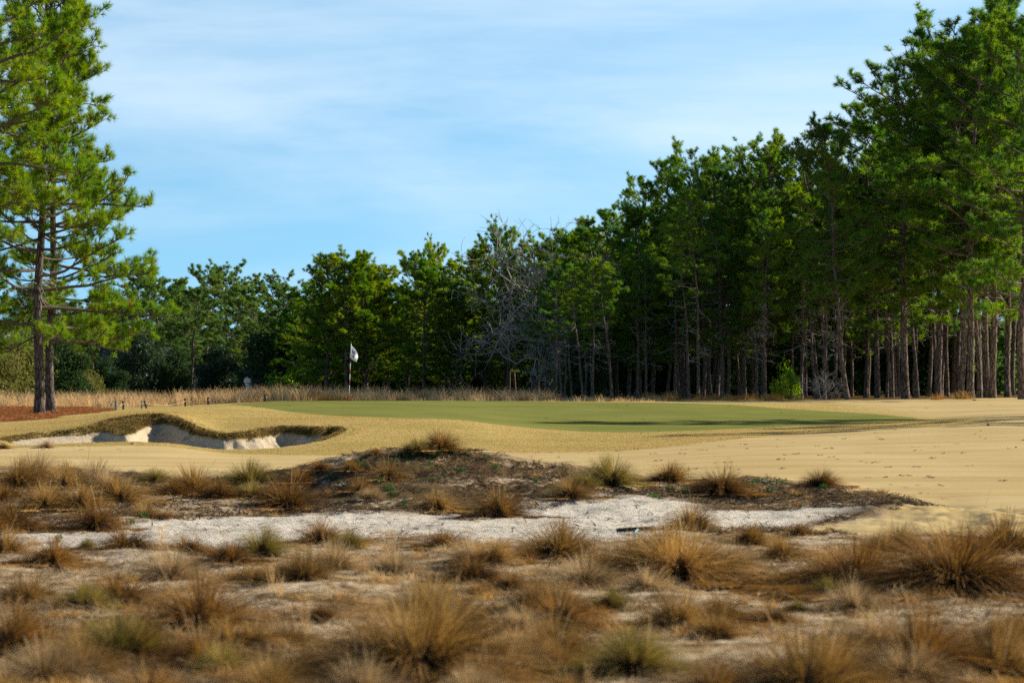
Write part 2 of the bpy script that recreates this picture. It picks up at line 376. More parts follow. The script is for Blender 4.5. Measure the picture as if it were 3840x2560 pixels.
M = {}
M['ground'] = mat_ground()
M['needle_r'] = mat_leaf('pine_needles_deep', (.115, .235, .026), (.250, .335, .022), (.055, .160, .040), .55, .5)
M['needle_c'] = mat_leaf('pine_needles_olive', (.135, .250, .020), (.350, .400, .022), (.065, .175, .026), .55, .45)
M['needle_l'] = mat_leaf('pine_needles_bright', (.165, .285, .018), (.345, .405, .022), (.07, .18, .040), .52, .9)
M['needle_f'] = mat_leaf('pine_needles_far', (.11, .205, .045), (.215, .285, .040), (.08, .16, .055), .5, .4)
M['needle_dead'] = mat_leaf('pine_needles_brown', (.36, .17, .035), (.28, .14, .04), (.4, .22, .05), .3, 2)
M['shrub_ol'] = mat_leaf('olive_shrub_leaves', (.20, .20, .05), (.13, .16, .04), (.24, .20, .07), .3, 1.2, .7, .35, .1)
M['shrub_dk'] = mat_leaf('dark_shrub_leaves', (.035, .075, .022), (.05, .09, .025), (.028, .055, .022), .3, 1.2, .7, .35, .1)
M['gloss'] = mat_leaf('glossy_broad_leaves', (.03, .07, .025), (.045, .085, .03), (.05, .07, .035), .2, 1.2, .55, .3, .2)
M['bark'] = mat_bark('pine_bark', (.27, .195, .155), (.13, .092, .07))
M['bark_l'] = mat_bark('pine_bark_grey', (.20, .165, .14), (.10, .08, .068), 11)
M['limb'] = mat_flat('limb_bark', (.17, .135, .105), .9, .2, 8, .1)
M['bare'] = mat_flat('bare_grey_bark', (.46, .41, .35), .9, .15, 4, .1)
M['wire'] = mat_leaf('wiregrass_golden', (.48, .285, .09), (.72, .47, .18), (.19, .105, .032), .28, 3.0, .7, .6, .15)
M['wire_b'] = mat_leaf('wiregrass_brown', (.38, .195, .055), (.58, .33, .105), (.13, .066, .022), .26, 3.0, .7, .6, .15)
M['wire_g'] = mat_leaf('wiregrass_greenish', (.38, .28, .075), (.58, .43, .14), (.16, .14, .035), .28, 3.0, .7, .5, .15)
M['wire_p'] = mat_leaf('wiregrass_pale', (.62, .45, .24), (.78, .60, .35), (.34, .22, .10), .28, 3.0, .7, .5, .15)
M['sedge'] = mat_leaf('tall_dry_grass', (.78, .53, .26), (.66, .46, .24), (.50, .31, .15), .4, .5, .8, .5, .1)
M['lipg'] = mat_leaf('lip_grass', (.36, .25, .075), (.17, .115, .03), (.09, .06, .018), .12, 2.0, .8, .3, .1)
M['herb'] = mat_leaf('low_green_herb', (.07, .16, .03), (.045, .12, .03), (.10, .17, .04), .3, 3, .5, .3)
M['litter'] = mat_leaf('dead_stems', (.30, .19, .095), (.12, .08, .05), (.36, .26, .15), .1, 5, .9, .3, .1)
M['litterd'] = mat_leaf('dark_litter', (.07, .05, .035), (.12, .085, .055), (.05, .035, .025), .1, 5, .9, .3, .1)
M['straw'] = mat_leaf('fallen_pine_straw', (.40, .16, .06), (.26, .10, .04), (.46, .22, .09), .15, 3, .8, .3, .1)
M['white'] = mat_flat('white_paint', (.78, .78, .76), .5, .06)
M['flagcloth'] = mat_leaf('white_flag_cloth', (.80, .80, .84), (.76, .76, .82), (.8, .8, .85), .25, 3, .8, .1, .1)
M['ink'] = mat_flat('black_print', (.015, .015, .02), .7, .05)
M['red'] = mat_flat('red_paint', (.32, .035, .025), .5, .1)
M['roofd'] = mat_flat('dark_roof_shingle', (.05, .05, .055), .9, .2, 3)
M['greywall'] = mat_flat('pale_grey_wall', (.30, .33, .37), .8, .08, 2)
M['glass'] = mat_flat('dark_window_glass', (.03, .035, .04), .15, .1, 2, .6, 0)
M['post'] = mat_flat('weathered_post_wood', (.115, .105, .10), .95, .3, 14, .1, .6)
M['postlight'] = mat_flat('lichen_post_wood', (.30, .28, .26), .95, .2, 14, .1, .4)
M['rope'] = mat_flat('pale_rope', (.42, .33, .21), .9, .1, 20)
M['black'] = mat_flat('black_plastic', (.012, .014, .02), .45, .1, 20)
M['handle'] = mat_flat('pale_blue_handle', (.30, .50, .52), .5, .06)
M['stone'] = mat_flat('pale_stone', (.62, .57, .50), .9, .15, 9)
M['oakleaf'] = mat_flat('dry_oak_leaf', (.50, .23, .12), .8, .15, 9)

make_ground(M)

# ---------------------------------------------------------------- pines
def unit(v): return v/(np.linalg.norm(v)+1e-9)
def needles(P, D, size, k, width, spread=(15, 80), back=.5, g=rng):
    """k needle triangles around each tuft: P positions, D directions, size (n,)"""
    n = len(P); P = np.repeat(P, k, 0); D = np.repeat(D, k, 0); S = np.repeat(size, k)[:, None]
    Rv = g.normal(size=(n*k, 3)); Rv -= (Rv*D).sum(1, keepdims=True)*D; Rv /= (np.linalg.norm(Rv, axis=1, keepdims=True)+1e-9)
    a = np.radians(g.uniform(spread[0], spread[1], (n*k, 1))); d = np.cos(a)*D+np.sin(a)*Rv
    d[:, 2] += .06; ln = S*g.uniform(.75, 1.1, (n*k, 1))
    st = P-D*S*back*g.random((n*k, 1))
    w = np.cross(d, g.normal(size=(n*k, 3))); w /= (np.linalg.norm(w, axis=1, keepdims=True)+1e-9)
    V = np.stack([st-w*width/2, st+w*width/2, st+d*ln], 1).reshape(-1, 3)
    return V, np.arange(n*k*3).reshape(-1, 3)

def wander(p0, d, L, n, up, jit, g):
    P = [np.array(p0, float)]; d = unit(np.array(d, float))
    for k in range(n):
        d = unit(d+np.array([0, 0, up])+g.normal(size=3)*jit); P.append(P[-1]+d*L/n)
    return np.array(P)

def pine(name, seed, H=18, Rc=3.2, hb=.45, nb=46, nd=14, nlen=.26, nwid=.034, mat='needle_r', bark='bark', r0=.24, bend=.35, shape='round',
         dens=1.0, dead=8, gaps=.12, deadfol=0, tuftk=1.0, lowdir=None):
    g = np.random.default_rng(seed)
    nz = 26; zz = np.linspace(0, H*.985, nz); ph = g.uniform(0, 6.28, 4)
    tx = bend*(np.sin(zz/H*3.1+ph[0])-math.sin(ph[0]))*zz/H + .06*np.sin(zz*.9+ph[2]); ty = bend*(np.sin(zz/H*2.7+ph[1])-math.sin(ph[1]))*zz/H
    TP = np.stack([tx, ty, zz], 1); tr = r0*(1-.86*(zz/H)**1.15)+.10*r0*np.exp(-zz/.35)*3
    tk = MB(); TP2 = np.vstack([[TP[0]-[0, 0, .5]], TP]); tk.tube(TP2, np.concatenate([[tr[0]*1.1], tr]), 10, 0)
    pos = lambda z: np.array([np.interp(z, zz, tx), np.interp(z, zz, ty), z])
    for k in range(dead):                              # dead stubs below the crown
        z = H*g.uniform(.22, hb+.12); a = g.uniform(0, 6.28); L = g.uniform(.4, 2.0)
        P = wander(pos(z), (math.cos(a), math.sin(a), g.uniform(-.3, .3)), L, 5, .02, .28, g)
        tk.tube(P, np.linspace(.028, .007, 6), 3, 1)
        for q in range(3):
            i = g.integers(2, 5); P3 = wander(P[i], unit(g.normal(size=3)), L*.35, 3, 0, .3, g); tk.tube(P3, np.linspace(.013, .004, 4), 3, 1)
    tm = tk.mesh(name+'_trunk', [M[bark], M['bare']], True)
    cb = MB(); TPs, TD, TS = [], [], []
    for k in range(nb):
        f = (k+g.uniform(-.4, .4))/nb; f = min(max(f, 0), 1)
        if g.random() < gaps and f < .85: continue
        if shape == 'near' and f < .5 and g.random() < .28: continue
        z = H*(hb+(1-hb)*f**.92*.985)
        if shape == 'round': pr = (.66+.34*math.sin(math.pi*min(1, f*1.05)))*(1-.50*f**4)
        elif shape == 'cone': pr = (1-.86*f**1.1)*(.75+.25*min(1, f*6))
        elif shape == 'flat': pr = (.40+.60*math.sin(math.pi*min(1, f*.60+.02)))*(1-.25*f**5)
        elif shape == 'near': pr = 1-.78*f**.9
        else: pr = (.8+.2*math.sin(f*9+seed))*(1-.8*f**2)
        a = k*2.39996+g.uniform(-.5, .5); L = Rc*pr*g.uniform(.62, 1.12)
        if lowdir is not None and f < .4: L *= 1+.18*max(0, math.cos(a-lowdir))
        el = R(-8+66*f**1.5+g.uniform(-12, 12))
        d = (math.cos(a)*math.cos(el), math.sin(a)*math.cos(el), math.sin(el))
        P = wander(pos(z), d, L, 7, .055*(1-f*.3), .13, g)
        rb = (.016+.014*L)*min(1, r0/.2); cb.tube(P, np.linspace(rb, .012, 8), 4, 1)
        n2 = int((2.6*L+3)*dens)
        for q in range(n2):
            s = g.uniform(.24, 1)**.8; i = min(int(s*7), 6); p = P[i]+(P[i+1]-P[i])*(s*7-i)
            bd = unit(P[i+1]-P[i]); sd = unit(np.cross(bd, [0, 0, 1.0]))*g.choice([-1, 1])
            dd = bd*g.uniform(.35, 1)+sd*g.uniform(.3, 1.0)+np.array([0, 0, g.uniform(-.15, .75)])
            L2 = g.uniform(.35, .5+.24*L*(1.15-s)); P2 = wander(p, dd, L2, 3, .09, .16, g)
            cb.tube(P2, np.linspace(.017, .008, 4), 3, 1, False)
            n3 = g.integers(3, 6) if L2 > .5 else g.integers(2, 4)
            for w in range(n3):
                s3 = g.uniform(.3, 1); j = min(int(s3*3), 2); p3 = P2[j]+(P2[j+1]-P2[j])*(s3*3-j)
                d3 = unit(unit(P2[j+1]-P2[j])+g.normal(size=3)*.55+np.array([0, 0, .35])); L3 = g.uniform(.10, .28)
                e = p3+d3*L3; cb.tube(np.stack([p3, e]), [.008, .006], 3, 1, False); TPs.append(e); TD.append(d3); TS.append(nlen*g.uniform(.75, 1.15))
            TPs.append(P2[-1]); TD.append(unit(P2[-1]-P2[-2])); TS.append(nlen*g.uniform(.9, 1.2))
    TPs, TD, TS = np.array(TPs), np.array(TD), np.array(TS)
    isd = g.random(len(TPs)) < deadfol
    V, Fc = needles(TPs[~isd], TD[~isd], TS[~isd], nd, nwid, g=g); cb.add(V, Fc, 0)
    if isd.any(): V2, Fc = needles(TPs[isd], TD[isd], TS[isd], nd, nwid, g=g); cb.add(V2, Fc, 2)
    cm = cb.mesh(name+'_crown', [M[mat], M['limb'], M['needle_dead']])
    return dict(trunk=tm, crown=cm, H=float(max(V[:, 2].max(), H)))

def plant_tree(T, name, u, Y, vtop=None, label=None, cat='tree', group=None, rz=None, lean=(0, 0), Hs=None, wide=1.0, x=None):
    x0 = (u-CU)/F*Y if x is None else x; z0 = gz(x0, Y)-.03
    s = Hs/T['H'] if Hs else (CZ+Y*(CV-vtop)/F-z0)/T['H']
    o = thing(name, label, cat, (x0, Y, z0), 0, group)
    o.rotation_euler = (R(lean[1]), R(lean[0]), random.uniform(0, 6.28) if rz is None else rz)
    o.rotation_mode = 'XYZ'; w = s**.75*wide; o.scale = (w, w, s)
    for k in ('trunk', 'crown'): link(k, T[k], o)
    return o

# forest kinds (each mesh is shared by its copies)
TR = [pine('pine_r%d' % i, 100+i, H=20, Rc=r, hb=h, nb=n, mat='needle_r', shape=s, bend=b, r0=.175, nd=25, nwid=.026, nlen=.31, gaps=gp, dead=9, dens=1.15)
      for i, (r, h, n, s, b, gp) in enumerate([(4.5, .22, 84, 'round', .3, .09), (4.1, .27, 80, 'round', .4, .10), (5.4, .30, 78, 'flat', .6, .12), (4.0, .19, 84, 'round', .2, .08), (4.6, .34, 70, 'round', .5, .14)])]
TC = [pine('pine_c%d' % i, 200+i, H=16, Rc=r, hb=h, nb=n, mat='needle_c', shape=s, bend=b, r0=.18, nd=23, nlen=.33, nwid=.034, gaps=gp, dead=10, dens=1.1)
      for i, (r, h, n, s, b, gp) in enumerate([(4.8, .15, 76, 'round', .3, .06), (4.4, .17, 72, 'round', .3, .06), (4.4, .26, 62, 'flat', .5, .06), (3.3, .12, 74, 'cone', .2, .05)])]
TS = [pine('pine_s%d' % i, 250+i, H=17, Rc=2.3, hb=h, nb=26, mat='needle_r', shape='round', bend=b, r0=.125, nd=24, nwid=.026, nlen=.31, gaps=.1, dead=16) for i, (h, b) in enumerate([(.6, .4), (.66, .7), (.55, .25)])]
TF = [pine('pine_f%d' % i, 300+i, H=17, Rc=r, hb=h, nb=n, mat='needle_f', shape=s, bend=b, r0=.2, nd=18, nlen=.38, nwid=.058, gaps=gp, dead=6)
      for i, (r, h, n, s, b, gp) in enumerate([(4.8, .32, 54, 'round', .5, .08), (6.2, .50, 46, 'flat', .7, .08), (4.0, .24, 58, 'round', .3, .08)])]

FR = 'tall pines along the edge of the wood'
front = [  # u, vtop, Y, kind, lean, wide, label
 (3830, -60, 112, TR[0], 0, 1.1, 'tall pine with its trunk cut by the photo edge, bright crown low down'),
 (3725, -90, 118, TR[3], 0, 1.0, 'tall pine rising behind the three clustered trunks, crown past the photo top'),
 (3640, 10, 116, TR[4], -1, 1.15, 'pine with slim pale-edged trunk, middle of the three clustered trunks'),
 (3605, -5, 119, TR[2], 1, 1.1, 'darkest, leftmost pine of the cluster of three trunks beside the big dark pine'),
 (3700, -15, 121, TR[1], 1, 1.1, 'pine whose curved trunk leans in at the cluster of three trunks'),
 (3395, 120, 122, TR[2], 0, 1.35, 'big pine with thick black trunk and one long limb reaching over the sky gap'),
 (3175, 392, 118, TR[4], -7.0, .95, 'pine with a crooked dark trunk leaning to the left'),
 (3520, 110, 126, TR[3], 0, 1.15, 'pine filling the gap between the thick black trunk and the three clustered trunks'),
 (3290, 360, 134, TR[1], 0, 1.1, 'lower pine tucked under the long limb of the thick black pine'),
 (2865, 470, 130, TR[0], 0, .95, 'pine with straight sunlit pinkish trunk, twin bare trunks at its foot'),
 (3010, 475, 132, TR[2], 0, 1.0, 'pine with pale split trunk beside the small bare sapling'),
 (2790, 470, 138, TR[2], -1, 1.05, 'spiky topped pine between the sunlit trunk and the stepped skyline'),
 (2640, 500, 136, TR[2], 0, .95, 'dark pine forming the first high step of the skyline'),
 (2710, 530, 131, TR[0], 1.5, .95, 'pine whose slim trunk leans right behind the first high skyline step'),
 (2540, 580, 139, TR[1], 0, 1.0, 'slim dark pine on the rising skyline before the high step'),
 (2450, 635, 141, TR[2], 0, .9, 'broad dark pine where the skyline jumps upward'),
 (2360, 760, 140, TR[3], 0, 1.15, 'round headed dark pine just after the leafless tree'),
 (2270, 742, 146, TR[4], 1, 1.15, 'bushy dark pine overlapping the leafless tree from behind'),
 (2180, 800, 150, TC[0], 0, 1.0, 'dense pine standing close behind the leafless grey tree'),
 (2120, 845, 158, TC[1], 0, 1.1, 'olive pine seen through the leafless branches'),
 (2010, 850, 160, TC[2], 0, 1.0, 'low flat topped pine behind the lower leafless branches'),
 (1905, 800, 158, TC[2], 0, .8, 'thin open topped pine poking up beside the leafless tree'),
 (1820, 890, 162, TC[0], 0, 1.1, 'sunny topped round pine before the leafless tree'),
 (1740, 930, 165, TC[2], 0, 1.1, 'yellow green pine between the tall sprig pine and the leafless tree'),
 (1650, 868, 170, TC[2], 0, .65, 'lone sprig topped pine standing above the middle skyline'),
 (1530, 905, 168, TC[2], 0, .9, 'open topped dark pine next to the lone sprig pine'),
 (1590, 960, 160, TC[0], 0, 1.1, 'broad pine below the lone sprig topped pine'),
 (1455, 958, 166, TC[2], 0, 1.1, 'rounded pine in the dip of the skyline above the flag'),
 (1375, 930, 164, TC[0], 0, 1.1, 'sunlit yellow green pine directly above the golf flag'),
 (1300, 905, 162, TC[2], 0, 1.05, 'highest pine of the clump rising over the flagstick'),
 (1225, 940, 164, TC[1], 0, 1.1, 'pine on the shoulder of the clump before the flagstick'),
 (1165, 1040, 168, TC[3], 0, 1.0, 'lower pine at the end of the near wood where the skyline drops'),
 (1130, 1110, 180, TC[1], 0, .9, 'short dark pine filling the notch of the skyline'),
]
for i, (u, vt, Y, T, ln, wd, lab) in enumerate(front):
    plant_tree(T, 'pine_tree', u, Y, vt, lab, 'pine tree', FR, rz=(i*2.1) % 6.28, lean=(ln, 0), wide=wd)
FL = 'distant pines beyond the tall grass'
far = [
 (470, 1075, 235, TF[2], 'distant pine just beside the crown of the near twin trunks'),
 (545, 985, 262, TF[0], 'hazy green distant pine at the start of the far skyline'),
 (600, 1020, 240, TF[0], 'distant pine with forked grey trunk and bare side limbs'),
 (655, 1030, 250, TF[2], 'distant pine between the forked trunk and the bright drooping pine'),
 (720, 1060, 225, TF[0], 'bright drooping distant pine with twin pinkish trunks'),
 (770, 962, 285, TF[1], 'flat topped distant pine, highest of the far skyline'),
 (840, 985, 290, TF[1], 'broad flat topped distant pine beside the highest far pine'),
 (880, 1060, 245, TF[2], 'slim distant pine before the flat topped pair'),
 (940, 1060, 230, TF[0], 'dark distant pine with a lit slim trunk'),
 (985, 1000, 300, TF[1], 'thin crowned airy distant pine with sky showing through it'),
 (1070, 1050, 215, TF[0], 'dark distant pine in front of the airy crowned one'),
 (1062, 1150, 195, TC[3], 'slim yellow green pine with tiers of drooping boughs'),
 (1120, 1120, 220, TF[2], 'distant pine at the notch between far and near woods'),
 (380, 1100, 260, TF[0], 'distant pine half hidden by the near tree crown'),
 (250, 1120, 255, TF[0], 'distant pine seen under the near crown, behind the dark shrubs'),
 (90, 1050, 240, TF[0], 'distant pine behind the olive shrub and near trunks'),
 (-30, 990, 230, TF[2], 'distant pine at the photo edge behind the olive shrub'),
]
for i, (u, vt, Y, T, lab) in enumerate(far):
    plant_tree(T, 'pine_tree', u, Y, vt, lab, 'pine tree', FL, rz=(i*1.7) % 6.28, wide=1.15)

SKY = ([-400, 200, 480, 760, 1000, 1120, 1160, 1300, 1480, 1700, 1850, 2000, 2200, 2350, 2480, 2600, 2900, 3100, 3260, 3400, 3600, 4200],
       [1000, 1050, 1060, 1020, 1060, 1130, 1080, 960, 990, 1000, 940, 900, 860, 800, 720, 590, 560, 560, 560, 330, 150, 0])
GI = 'pines crowded inside the wood'
g = np.random.default_rng(11); placed = []
def fill(n, ulo, uhi, ylo, yhi, kinds, lab, grp, lo=20, hi=150, mind=2.0):
    c = 0; tries = 0
    while c < n and tries < n*40:
        tries += 1
        u = g.uniform(ulo, uhi); Y = g.uniform(ylo, yhi); x = (u-CU)/F*Y
        if any((x-a)**2+(Y-b)**2 < mind**2 for a, b in placed): continue
        placed.append((x, Y)); c += 1
        vt = np.interp(u, *SKY)+g.uniform(lo, hi)
        plant_tree(kinds[g.integers(len(kinds))], 'pine_tree', u, Y, vt, lab, 'pine tree', grp, lean=(g.uniform(-2.5, 2.5), 0), wide=g.uniform(1.0, 1.25))
fill(34, 2330, 4000, 136, 190, TR, 'pine among the crowded trunks deep inside the dark wood', GI, 30, 260, 2.2)
fill(22, 1650, 2420, 150, 210, TR+TC, 'pine standing in the shade behind the leafless grey tree', 'pines behind the leafless tree', 30, 200, 2.4)
fill(22, 1150, 1700, 165, 220, TC, 'pine in the second ranks of the wood behind the flagstick', 'pines behind the flagstick', 30, 180, 2.6)
fill(18, -300, 1150, 235, 340, TF, 'pine in the second ranks of the distant wood', 'pines deep in the distant wood', 20, 180, 4.0)
fill(80, 1950, 3980, 119, 158, TS, 'slim bare trunked pine in the rank of trunks under the dark crowns', 'slim trunked pines under the dark crowns', 60, 330, 1.3)
# the wood goes on past the photo's edge; its crowns shade the near end of the green
for (x, Y, H) in [(31, 84, 16), (34, 87, 18), (35.5, 80, 15), (44, 87, 19), (36, 75, 17)]:
    plant_tree(TS[int(x+Y) % 3], 'pine_tree', 0, Y, None, 'pine of the wood edge beyond the fairway, outside the photo', 'pine tree', 'pines past the photo edge', Hs=H, x=x, wide=1.1)

# near twin pines
HERO = dict(mat='needle_l', nd=34, nlen=.26, nwid=.0165, bark='bark_l', dens=1.6)
h1 = pine('near_pine_a', 41, H=19, Rc=4.4, hb=.15, nb=145, r0=.19, bend=.25, shape='near', dead=14, gaps=.10, deadfol=.012, lowdir=0.0, **HERO)
h2 = pine('near_pine_b', 47, H=17.5, Rc=3.8, hb=.17, nb=92, r0=.18, bend=.3, shape='near', dead=10, gaps=.08, deadfol=.012, lowdir=0.2, **HERO)
h3 = pine('near_pine_c', 53, H=19, Rc=4.8, hb=.34, nb=92, r0=.24, bend=.3, shape='round', dead=6, gaps=.08, deadfol=.005, **HERO)
def near_tree(T, u, Y, lab, rz, H, w=1.0):
    x, y, z = at(u, Y); o = thing('pine_tree', lab, 'pine tree', (x, y, z-.03), rz, 'pines on the pine straw bed')
    s = H/T['H']; o.scale = (s*w, s*w, s)
    for k in ('trunk', 'crown'): link(k, T[k], o)
near_tree(h1, 143, 85, 'bright green pine on pine straw, nearer of the twin trunks, pale flaking base', 0, 19)
near_tree(h2, 190, 88.5, 'bright green pine on pine straw, darker farther trunk of the twin pair', 0, 17)
near_tree(h3, -110, 80, 'pine whose dark limbs reach in from beyond the photo edge', 2.0, 18.5)

# ---------------------------------------------------------------- leafless trees
def bare_tree(name, seed, H, spread, r0, lv=5, side=-.5, mat='bare'):
    g = np.random.default_rng(seed); tk = MB(); cb = MB()
    P = wander((0, 0, -.3), (side*.15, 0, 1), H*.42, 8, .03, .10, g); tk.tube(P, np.linspace(r0, r0*.6, 9), 8, 0)
    def grow(p, d, L, r, l):
        Q = wander(p, d, L, 7 if l > 1 else 4, .03, .34, g); cb.tube(Q, np.linspace(r, r*.55, len(Q)), 4 if r > .03 else 3, 0, False)
        if l == 0: return
        for k in range(g.integers(3, 5) if l > 1 else g.integers(3, 6)):
            i = g.integers(1, len(Q)); nd_ = unit(unit(Q[i]-Q[i-1])+g.normal(size=3)*.72+np.array([side*.16, 0, .02]))
            grow(Q[i], nd_, L*g.uniform(.5, .78), max(r*.55, .014), l-1)
    for k in range(9):
        i = 2+k % 7; a = g.uniform(0, 6.28)
        grow(P[min(i, 8)], (math.cos(a)*spread+side, math.sin(a)*spread, g.uniform(.25, 1.3)), H*g.uniform(.26, .40), r0*.42, lv-1)
    return dict(trunk=tk.mesh(name+'_trunk', M[mat], True), crown=cb.mesh(name+'_crown', M[mat], True), H=H)
BT = bare_tree('leafless', 5, 13, .8, .15, 5, -.9)
b1 = plant_tree(BT, 'leafless_tree', 2175, 139, None, 'leafless tree with tangled pale grey branches in front of the dark pines', 'bare tree', rz=0, Hs=15.0)
ST = bare_tree('sapling', 9, 2.6, .9, .03, 3, .1)
plant_tree(ST, 'leafless_sapling', 3080, 116, None, 'small leafless sapling with pale twigs at the foot of the wood', 'sapling', rz=1, Hs=2.4)

# ---------------------------------------------------------------- broadleaf shrubs
def shrub(name, seed, w, h, n, leaf, mat, lobes=9, twig=True):
    g = np.random.default_rng(seed); cb = MB(); st = MB(); Cs = []; lobes = int(lobes*2.2)
    for k in range(lobes):
        a = g.uniform(0, 6.28); r = w*.5*g.uniform(0, .95); c = np.array([r*math.cos(a), r*math.sin(a)*.8, h*g.uniform(.12, .95)*(1-.5*(r/w))]); Cs.append((c, g.uniform(.09, .25)*min(w, h*1.2)))
        st.tube(wander((0, 0, -.1), c+np.array([0, 0, .1]), float(np.linalg.norm(c)), 5, .02, .08, g), np.linspace(.035, .01, 6)*h/2, 4, 0)
    P = []
    for c, r in Cs:
        d = g.normal(size=(n//lobes, 3)); d /= np.linalg.norm(d, axis=1, keepdims=True); rr = r*g.uniform(.45, 1.08, (n//lobes, 1))*(1+.25*np.sin(d[:, :1]*7)*np.cos(d[:, 2:]*6))
        P.append(c+d*rr)
    P = np.concatenate(P); P = P[P[:, 2] > .03]; n = len(P)
    A = g.normal(size=(n, 3)); A /= np.linalg.norm(A, axis=1, keepdims=True); B = np.cross(A, g.normal(size=(n, 3))); B /= np.linalg.norm(B, axis=1, keepdims=True)
    s = leaf*g.uniform(.6, 1.2, (n, 1))
    V = np.stack([P-A*s, P+B*s*.5, P+A*s, P-B*s*.5], 1).reshape(-1, 3); cb.add(V, np.arange(4*n).reshape(-1, 4), 0)
    return dict(stem=st.mesh(name+'_stem', M['limb']), foliage=cb.mesh(name+'_foliage', M[mat]))
SH = dict(ol=shrub('olive_shrub', 1, 4.6, 4.4, 14000, .10, 'shrub_ol', 16), dk=shrub('dark_shrub', 2, 4.6, 4.2, 11000, .12, 'shrub_dk', 16),
          gl=shrub('glossy_tree', 3, 5, 5, 14000, .12, 'gloss', 14), lo=shrub('low_shrub', 4, 3, 1.8, 9000, .07, 'shrub_dk', 9), yb=shrub('bright_bush', 8, 3.4, 3.4, 8000, .13, 'needle_f', 14), yg=shrub('bright_shrub', 6, 2.8, 2.6, 2600, .13, 'needle_c', 12))
def put_shrub(k, u, Y, sw, sh, lab, cat='shrub', name='shrub', group=None):
    x, y, z = at(u, Y); o = thing(name, lab, cat, (x, y, z), random.uniform(0, 6), group); o.scale = (sw, sw, sh)
    for p in ('stem', 'foliage'): link(p, SH[k][p], o)
put_shrub('ol', 60, 135, 1.0, .98, 'large olive shrub behind the foot of the twin pines', 'shrub')
put_shrub('ol', -30, 130, .9, .85, 'olive shrub at the photo edge beyond the pine straw')
put_shrub('ol', 300, 170, .75, .75, 'grey olive shrub between the twin trunks and the dark shrubs')
put_shrub('dk', 235, 150, .9, .95, 'dark green shrub just beside the far twin trunk')
put_shrub('dk', 400, 190, .9, .75, 'dark rounded shrub beside the glossy leaved tree')
put_shrub('gl', 510, 205, 1.15, 1.1, 'glossy leaved tree glinting in front of the white house', 'tree', 'magnolia_tree')
put_shrub('gl', 815, 215, 1.1, .85, 'glossy leaved tree beside the pale grey garage', 'tree', 'magnolia_tree')
put_shrub('gl', 950, 210, .8, .75, 'glossy leaved tree behind the white gate pillar', 'tree', 'magnolia_tree')
put_shrub('dk', 585, 221, 1.1, 1.25, 'dark shrub screening the roof of the white house')
put_shrub('dk', 655, 205, .8, 1.0, 'dark shrub at the corner of the white house porch')
put_shrub('dk', 2190, 136, .8, 1.1, 'dark shrub hiding the foot of the leafless tree')
put_shrub('yg', 1060, 170, .9, .75, 'bright green low boughs at the foot of the tiered pine')
put_shrub('yg', 2960, 121, .45, .85, 'bright green pine seedling between the sunlit trunks', 'seedling', 'pine_seedling')
put_shrub('yg', 2925, 119, .35, .5, 'smaller bright green seedling beside the seedling at the sunlit trunks', 'seedling', 'pine_seedling')
k_ = 0
for u in list(range(-250, 1150, 60)):
    put_shrub(['dk', 'lo', 'yb'][k_ % 3], u+random.uniform(-20, 20), random.uniform(300, 350), 2.6, random.uniform(1.6, 2.4), 'far shrub closing the view between the distant trunks', 'shrub', 'shrub', 'far shrubs behind the distant pines'); k_ += 1
k_ = 0
for u in list(range(1150, 2400, 48)):
    put_shrub(['dk', 'yg', 'yb', 'lo'][k_ % 4], u+random.uniform(-20, 20), random.uniform(190, 235), 2.0, random.uniform(1.3, 2.3), 'undergrowth shrub in the shade behind the trunks', 'shrub', 'shrub', 'undergrowth shrubs inside the wood'); k_ += 1
for u in list(range(2400, 4050, 50)):
    put_shrub(['dk', 'yb', 'yb'][k_ % 3], u+random.uniform(-20, 20), random.uniform(165, 225), 1.7, random.uniform(1.3, 2.3), 'undergrowth shrub in the shade behind the trunks', 'shrub', 'shrub', 'undergrowth shrubs inside the wood'); k_ += 1

# ---------------------------------------------------------------- blades
def blades(base_, dirs, L, W, curve, seg=4, g=rng, taper=1.0):
    """curved strips: base_ (n,3), dirs (n,3) unit start direction, bending down by `curve`"""
    n = len(base_); S = np.linspace(0, 1, seg+1)
    hor = dirs.copy(); hor[:, 2] = 0; hn = np.linalg.norm(hor, axis=1, keepdims=True); hor = hor/(hn+1e-6)
    side = np.stack([-hor[:, 1], hor[:, 0], np.zeros(n)], 1); side = side+.6*g.normal(size=(n, 3)); side /= np.linalg.norm(side, axis=1, keepdims=True)
    L = L.reshape(-1, 1); W = np.asarray(W).reshape(-1, 1)*np.ones((n, 1)); curve = np.asarray(curve).reshape(-1, 1)*np.ones((n, 1))
    rows = []
    for s in S:
        p = base_+dirs*L*s+hor*L*curve*.5*s*s; p = p.copy(); p[:, 2] -= (L*curve*.75*s**2.2)[:, 0]
        w = W*(1-s*taper)*.5+.0004
        rows.append(p-side*w); rows.append(p+side*w)
    V = np.stack(rows, 1).reshape(-1, 3); k = 2*(seg+1); b = np.arange(n)[:, None]*k
    Q = np.concatenate([b+np.array([[2*i, 2*i+1, 2*i+3, 2*i+2]]) for i in range(seg)])
    return V, Q
def cone_dirs(n, lo, hi, g, az=None):
    a = g.uniform(0, 2*math.pi, n) if az is None else az; t = np.radians(g.uniform(lo, hi, n))
    return np.stack([np.cos(a)*np.sin(t), np.sin(a)*np.sin(t), np.cos(t)], 1)
